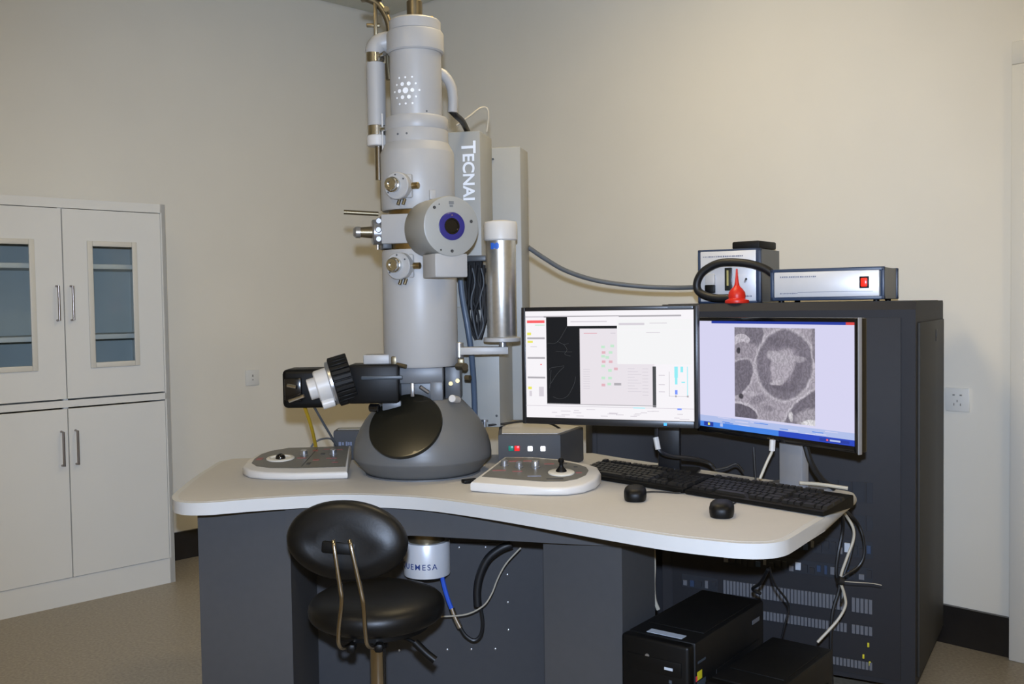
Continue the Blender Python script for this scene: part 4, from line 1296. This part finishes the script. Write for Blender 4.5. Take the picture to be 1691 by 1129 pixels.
# ------------------------------------------------------------------ mice
def mouse(x, y, rz, label):
    o = thing('computer_mouse', label, 'mouse', (x, y, DZ), rz, 'black mice on the desk')
    m = MB()
    sh = [(0, 0, .94), (.010, 0, 1.0), (.020, 0, 1.0), (.028, 0, .93), (.0335, 0, .76), (.0365, 0, .5), (.0375, 0, .2)]
    rings = []
    seg = 32
    for z, ins, k in sh:
        rg_ = []
        for q in range(seg):
            a = 2 * PI * q / seg
            cx_, sy_ = math.cos(a), math.sin(a)
            ex = abs(cx_) ** .7 * (1 if cx_ >= 0 else -1) * .0315
            ey = abs(sy_) ** .75 * (1 if sy_ >= 0 else -1) * .054
            rg_.append(m.bm.verts.new((ex * k, ey * k - .004 * (1 - k), max(z, .0008))))
        rings.append(rg_)
    for a, b in zip(rings, rings[1:]):
        for q in range(seg):
            m.bm.faces.new([a[q], a[(q + 1) % seg], b[(q + 1) % seg], b[q]])
    m.bm.faces.new(rings[-1])
    m.bm.faces.new(list(reversed(rings[0])))
    m.build('body', 'black_plastic', o, world=False)
    MB().cyl((-.0035, .032, .0265), (.0035, .032, .0265), .008, seg=18).build('scroll_wheel', 'bezel_grey', o, world=False)
    MB().box((0, .03, .0305), (.002, .04, .001)).build('button_gap', 'black_matte', o, world=False)
    MB().cyl((0, -.035, .0235), (0, -.0365, .0245), .0045, seg=14).build('badge', 'steel_soft', o, world=False)
    return o
mouse(.337, 2.715, R(-8), 'black computer mouse on the desk beside the joystick control panel')
mouse(.531, 2.495, R(-14), 'black computer mouse on the desk toward its rounded white corner')

def cable(pts, r, mm, label, name='cable', cat='cable', seg=8, n=6, group=None):
    o = MB().tube(pts, r, seg=seg, n=n).build(name, mm)
    recenter(o)
    return tag(o, label, cat, group)
cable([(.349, 2.768, .766), (.40, 2.80, .763), (.46, 2.778, .763), (.474, 2.774, .764)], .0022, 'cable_black', 'thin black cord of the mouse beside the joystick control panel', 'mouse_cable')
cable([(.546, 2.55, .766), (.57, 2.59, .763), (.598, 2.632, .763)], .0022, 'cable_black', 'thin black cord of the mouse toward the desk corner', 'mouse_cable')

# ------------------------------------------------------------------ stool
st = thing('stool', 'black leather swivel stool with oval backrest on two chrome rods before the desk', 'stool', (-.373, 2.60, 0))
m = MB()
def cushion(m, M, a, b, h, n=.55, seg=56, lev=18):
    rings = []
    for i in range(1, lev):
        t = PI * i / lev
        k, z = abs(math.sin(t)) ** n, -math.cos(t)
        z = (1 if z >= 0 else -1) * abs(z) ** .8 * h
        rings.append([m.bm.verts.new(M @ Vector((a * k * math.cos(2 * PI * q / seg), b * k * math.sin(2 * PI * q / seg), z))) for q in range(seg)])
    for ra, rb2 in zip(rings, rings[1:]):
        for q in range(seg):
            m.bm.faces.new([ra[q], ra[(q + 1) % seg], rb2[(q + 1) % seg], rb2[q]])
    m.bm.faces.new(list(reversed(rings[0])))
    m.bm.faces.new(rings[-1])
    return m
cushion(m, Matrix.Translation((-.373, 2.60, .503)), .182, .182, .046, .5)
m.build('seat', 'black_leather', st)
MB().lathe([(0, .438), (.10, .438), (.14, .452), (.14, .466), (0, .466)], pos=(-.373, 2.60, 0), seg=40).build('seat_plate', 'black_plastic', st)
bd_ = Vector((-.10, -.98, .12)).normalized()       # rear side of the backrest, towards the photographer
bcn = Vector((-.418, 2.425, .726))
Mb = frame(bcn, bd_, (.995, -.10, -.075))
m = MB()
cushion(m, Mb, .154, .099, .036, .42)
for v in m.bm.verts:                                # hollow around the bracket
    l = Mb.inverted() @ v.co
    if l.z > 0:
        rr_ = math.hypot((l.x + .012) / .055, (l.y + .012) / .024)
        l.z -= .014 * math.exp(-rr_ * rr_ * .6) - .006 * math.exp(-((rr_ - 1.9) ** 2) * 2.5)
        v.co = Mb @ l
bk_ = m.build('backrest', 'black_leather', st)
MB().box((-.012, -.016, .030), (.085, .030, .018), bevel=.006, M=Mb).build('bracket', 'black_plastic', st)
for pts in ([(-.445, 2.385, .735), (-.441, 2.375, .715), (-.428, 2.365, .63), (-.424, 2.362, .59), (-.434, 2.372, .52), (-.436, 2.385, .475), (-.425, 2.43, .456), (-.40, 2.52, .455)],
            [(-.405, 2.385, .735), (-.399, 2.375, .715), (-.378, 2.365, .62), (-.371, 2.362, .58), (-.369, 2.372, .51), (-.366, 2.385, .475), (-.355, 2.43, .456), (-.35, 2.52, .455)]):
    MB().tube(pts, .0058, seg=10).build('back_rod', 'brass_rod', st)
for x in (-.425, -.355):
    MB().box((x + .008, 2.445, .448), (.024, .03, .024), bevel=.008).build('rod_clip', 'black_plastic', st)
MB().tube([(-.33, 2.56, .444), (-.285, 2.535, .436), (-.262, 2.525, .428)], .005, seg=8).tube([(-.265, 2.527, .43), (-.235, 2.515, .405), (-.212, 2.51, .388)], .011, seg=10).build('height_lever', 'black_plastic', st)
MB().cyl((-.373, 2.60, .395), (-.373, 2.60, .44), .027, seg=24).build('post_collar', 'black_plastic', st)
MB().cyl((-.373, 2.60, .10), (-.373, 2.60, .40), .0215, seg=24).build('post', 'brass_rod', st)
hub = MB().cyl((-.373, 2.60, .07), (-.373, 2.60, .13), .035, seg=24, bevel=.004).build('hub', 'chrome', st)
for k in range(5):
    a = 2 * PI * k / 5 + .3
    d = Vector((math.cos(a), math.sin(a), 0))
    c = Vector((-.373, 2.60, 0))
    MB().tube([c + d * .03 + Vector((0, 0, .10)), c + d * .15 + Vector((0, 0, .085)), c + d * .25 + Vector((0, 0, .065))], .013, seg=10).build('leg', 'chrome', st)
    s_ = Vector((-d.y, d.x, 0))
    MB().cyl(c + d * .25 - s_ * .012 + Vector((0, 0, .026)), c + d * .25 + s_ * .012 + Vector((0, 0, .026)), .026, seg=18, bevel=.004).cyl(c + d * .25 + Vector((0, 0, .03)), c + d * .25 + Vector((0, 0, .07)), .008).build('castor', 'black_plastic', st)

# ------------------------------------------------------------------ computer cases
def pc(FL, wd, w, dp, h, label, dressed):
    wd = Vector(wd).normalized()
    rz = math.atan2(wd.y, wd.x)
    o = thing('computer_case', label, 'computer', (FL[0], FL[1], 0), rz, 'computer cases under the desk')
    ft = MB().cyl((0, 0, 0), (0, 0, .012), .014, seg=14).mesh('foot', 'black_plastic')
    for x in (.03, w - .03):
        for y in (.04, dp - .04):
            inst(ft, 'foot', o, (x, y, 0))
    MB().box((w / 2, dp / 2 + .02, h / 2 + .006), (w, dp - .04, h - .012), bevel=.006).build('case', 'pc_black', o, world=False)
    fb = MB().box((w / 2, .018, h / 2 + .006), (w + .002, .036, h - .010), bevel=.010, seg=3).build('front_bezel', 'black_plastic', o, world=False)
    MB().box((w / 2, -.001, h - .065), (w * .8, .004, .04), bevel=.002).build('drive_bay', 'black_plastic', fb, world=False)
    MB().box((w / 2, .05 + (dp - .1) / 2 + .03, h + .001), (w - .03, dp - .18, .003), bevel=.001).build('top_plate', 'pc_black', o, world=False)
    if dressed:
        MB().box((w * .52, .062, h + .0010), (w * .52, .028, .0012)).build('paper_label', 'label_paper', o, world=False)
        MB().cyl((w * .40, -.002, h - .045), (w * .40, .002, h - .045), .006, seg=14).build('power_button', 'steel_soft', fb, world=False)
        MB().box((w * .72, -.0035, h - .066), (.024, .002, .007)).build('drive_badge', 'label_paper', fb, world=False)
        MB().box((w * .74, -.001, h - .10), (.008, .002, .008)).build('indicator', 'bezel_grey', fb, world=False)
        MB().box((w + .0006, .075, h - .055), (.001, .045, .006)).build('side_vent', 'bezel_grey', o, world=False)
        MB().box((w + .0006, .062, h - .09), (.001, .026, .022)).build('yellow_sticker', 'sticker_yellow', o, world=False)
        MB().box((w + .0006, .044, h - .095), (.001, .008, .014)).build('red_sticker', 'sticker_red', o, world=False)
        MB().box((w + .0006, .072, h - .118), (.001, .05, .026)).build('dark_sticker', 'bezel_grey', o, world=False)
        MB().box((w + .0006, .060, h - .16), (.001, .028, .05)).build('pale_sticker', 'label_paper', o, world=False)
        MB().box((w + .0006, dp - .06, h - .045), (.001, .05, .012)).build('side_badge', 'grille_light', o, world=False)
    MB().box((w + .0015, dp / 2 + .06, h * .45), (.003, dp - .2, h * .6), bevel=.001).build('side_panel', 'pc_black', o, world=False)
    return o
pc((.281, 2.604), (.80, -.60, 0), .20, .49, .42, 'taller black computer case with paper label on its top, under the desk', True)
wdir = Vector((.78, -.626, 0)).normalized()
ddir = Vector((-wdir.y, wdir.x, 0))
q = Vector((.745, 2.822, 0)) - ddir * .42
pc((q.x, q.y), wdir, .18, .42, .33, 'lower black computer case in front of the rack grilles', False)

# ------------------------------------------------------------------ cables
def P(px, py, Y):
    d = fw * FPX + rt * (px - 845.5) - up * (py - 564.5)
    return Vector((0, 0, CAM_H)) + d * (Y / d.y)
cable([P(872, 408, 3.66), P(900, 427, 3.68), P(935, 447, 3.70), P(985, 463, 3.72), P(1050, 472, 3.72), P(1110, 475, 3.68), P(1153, 474, 3.60)], .0088, 'cable_grey', 'grey conduit sagging from the microscope tower to the instrument box', 'conduit', 'conduit', seg=10)
cable([P(806, 702, 3.36), P(835, 699, 3.36), P(870, 695, 3.34), P(905, 698, 3.33), P(930, 712, 3.33), P(947, 735, 3.34), P(958, 752, 3.36)], .0038, 'cable_black', 'thin black cable lying over the button console')
cable([P(498, 660, 3.16), P(506, 680, 3.25), P(515, 708, 3.36), P(521, 735, 3.47), P(525, 752, 3.53)], .0062, 'cable_yellow', 'yellow cable hanging from the black side camera')
cable([P(512, 660, 3.16), P(528, 688, 3.26), P(542, 712, 3.34), P(556, 735, 3.42)], .0042, 'cable_grey', 'grey cable hanging from the black side camera')
cable([P(510, 748, 3.5), P(517, 733, 3.5), P(530, 725, 3.5), P(545, 724, 3.46), P(552, 730, 3.45)], .0035, 'cable_grey', 'small grey cable loop behind the left control panel')
cable([P(1084, 708, 3.02), P(1084, 728, 3.0), P(1090, 745, 2.99), P(1108, 753, 3.0), P(1145, 757, 3.02), P(1170, 764, 3.03), P(1180, 774, 3.02)], .0062, 'cable_black', 'black video cable drooping below the left monitor')
cable([P(1083, 722, 2.995), P(1087, 742, 2.985)], .0085, 'plastic_white', 'white plug on the video cable below the left monitor', 'cable_plug', 'plug')
cable([P(1180, 776, 2.98), P(1200, 772, 2.98), P(1216, 766, 2.98), P(1228, 778, 2.96)], .0035, 'cable_black', 'short black cord arching behind the keyboards')
cable([P(1245, 738, 2.93), P(1246, 760, 2.92), P(1248, 792, 2.9)], .003, 'cable_black', 'thin straight black cord hanging behind the keyboards')
cable([P(1276, 730, 2.80), P(1276, 742, 2.80), P(1266, 764, 2.80), P(1255, 790, 2.80)], .0042, 'cable_white', 'white cable hanging under the micrograph monitor')
cable([P(1276, 726, 2.798), P(1275, 744, 2.798)], .0085, 'plastic_white', 'white plug under the micrograph monitor', 'cable_plug', 'plug')
cable([P(1330, 735, 2.76), P(1340, 765, 2.76), P(1358, 792, 2.77), P(1378, 806, 2.78)], .0085, 'cable_black', 'thick black cable behind the micrograph monitor stand')
cable([P(1320, 797, 2.76), P(1350, 799, 2.755), P(1380, 803, 2.745), P(1400, 806, 2.735)], .005, 'cable_white', 'white cable lying behind the right keyboard')
# bundle that hangs off the desk in front of the rack
HY = 2.87
cable([P(1384, 836, HY - .06), P(1398, 852, HY), P(1409, 872, HY), P(1409, 892, HY), P(1398, 922, HY), P(1388, 955, HY), P(1394, 980, HY), P(1396, 1000, HY), P(1382, 1025, HY), P(1350, 1060, HY)], .0042, 'cable_white', 'white cable hanging from the desk end before the rack')
cable([P(1392, 838, HY - .06), P(1414, 860, HY + .02), P(1425, 885, HY + .02), P(1427, 915, HY + .02), P(1417, 935, HY + .02), P(1398, 948, HY + .01), P(1384, 957, HY + .01)], .004, 'cable_black', 'black cable loop hanging from the desk end before the rack')
cable([P(1390, 838, HY - .06), P(1392, 870, HY + .01), P(1384, 915, HY + .01), P(1381, 945, HY + .01), P(1386, 970, HY + .01), P(1375, 1010, HY + .01), P(1372, 1060, HY + .01), P(1374, 1129, HY + .01), P(1376, 1180, HY)], .0052, 'cable_black', 'long black cable hanging from the desk end to the floor')
cable([P(1412, 868, HY + .03), P(1410, 890, HY + .03), P(1402, 925, HY + .03), P(1392, 955, HY + .03), P(1391, 985, HY + .02), P(1389, 995, HY + .01)], .0045, 'cable_black', 'short black cable beside the white hanging cable')
cable([P(1386, 959, HY - .012), P(1410, 961, HY - .012), P(1440, 963, HY - .012), P(1456, 966, HY - .012)], .0012, 'cable_white', 'thin pale cable tie sticking out of the hanging cables', 'cable_tie', 'cable tie')
cable([P(1384, 957, HY - .006), P(1392, 960, HY - .006)], .012, 'cable_black', 'black knot binding the hanging cables', 'cable_knot', 'cable knot', seg=10)
cable([P(1270, 935, 2.72), P(1280, 965, 2.74), P(1302, 997, 2.76), P(1296, 1030, 2.77), P(1291, 1052, 2.78)], .003, 'cable_black', 'thin black cord running down to the lower computer case')
cable([P(1268, 940, 2.72), P(1256, 962, 2.78), P(1243, 972, 2.84), P(1256, 980, 2.85)], .005, 'cable_black', 'black cord bunched behind the taller computer case')
cable([P(1079, 908, 2.93), P(1080, 935, 2.93), P(1079, 965, 2.93), P(1081, 990, 2.93), P(1087, 1006, 2.93)], .0062, 'cable_white', 'pale cable hanging beside the right pedestal')
# hoses under the desk
cable([P(845, 898, 3.12), P(826, 906, 3.12), P(806, 922, 3.12), P(793, 948, 3.12), P(788, 975, 3.12), P(789, 1000, 3.12)], .0135, 'cable_black', 'thick black hose hanging under the desk', 'hose', 'hose', seg=12)
cable([P(728, 944, 3.16), P(734, 970, 3.15), P(740, 990, 3.14), P(747, 1008, 3.13)], .0075, 'cable_blue', 'blue cable hanging from the silver cylinder')
cable([P(746, 1004, 3.13), P(752, 1020, 3.125), P(760, 1036, 3.12)], .0095, 'chrome', 'silver plug at the end of the blue cable', 'cable_plug', 'plug', seg=12)
cable([P(760, 1036, 3.12), P(769, 1049, 3.12), P(783, 1057, 3.12), P(794, 1048, 3.12), P(797, 1028, 3.12), P(794, 1004, 3.12)], .006, 'cable_black', 'black cable looping from the silver plug up to the hose')
cable([P(860, 904, 3.10), P(836, 930, 3.10), P(822, 955, 3.10), P(812, 980, 3.09), P(798, 1000, 3.09), P(770, 1014, 3.10), P(728, 1018, 3.13)], .0025, 'cable_white', 'thin pale wire curving under the desk')
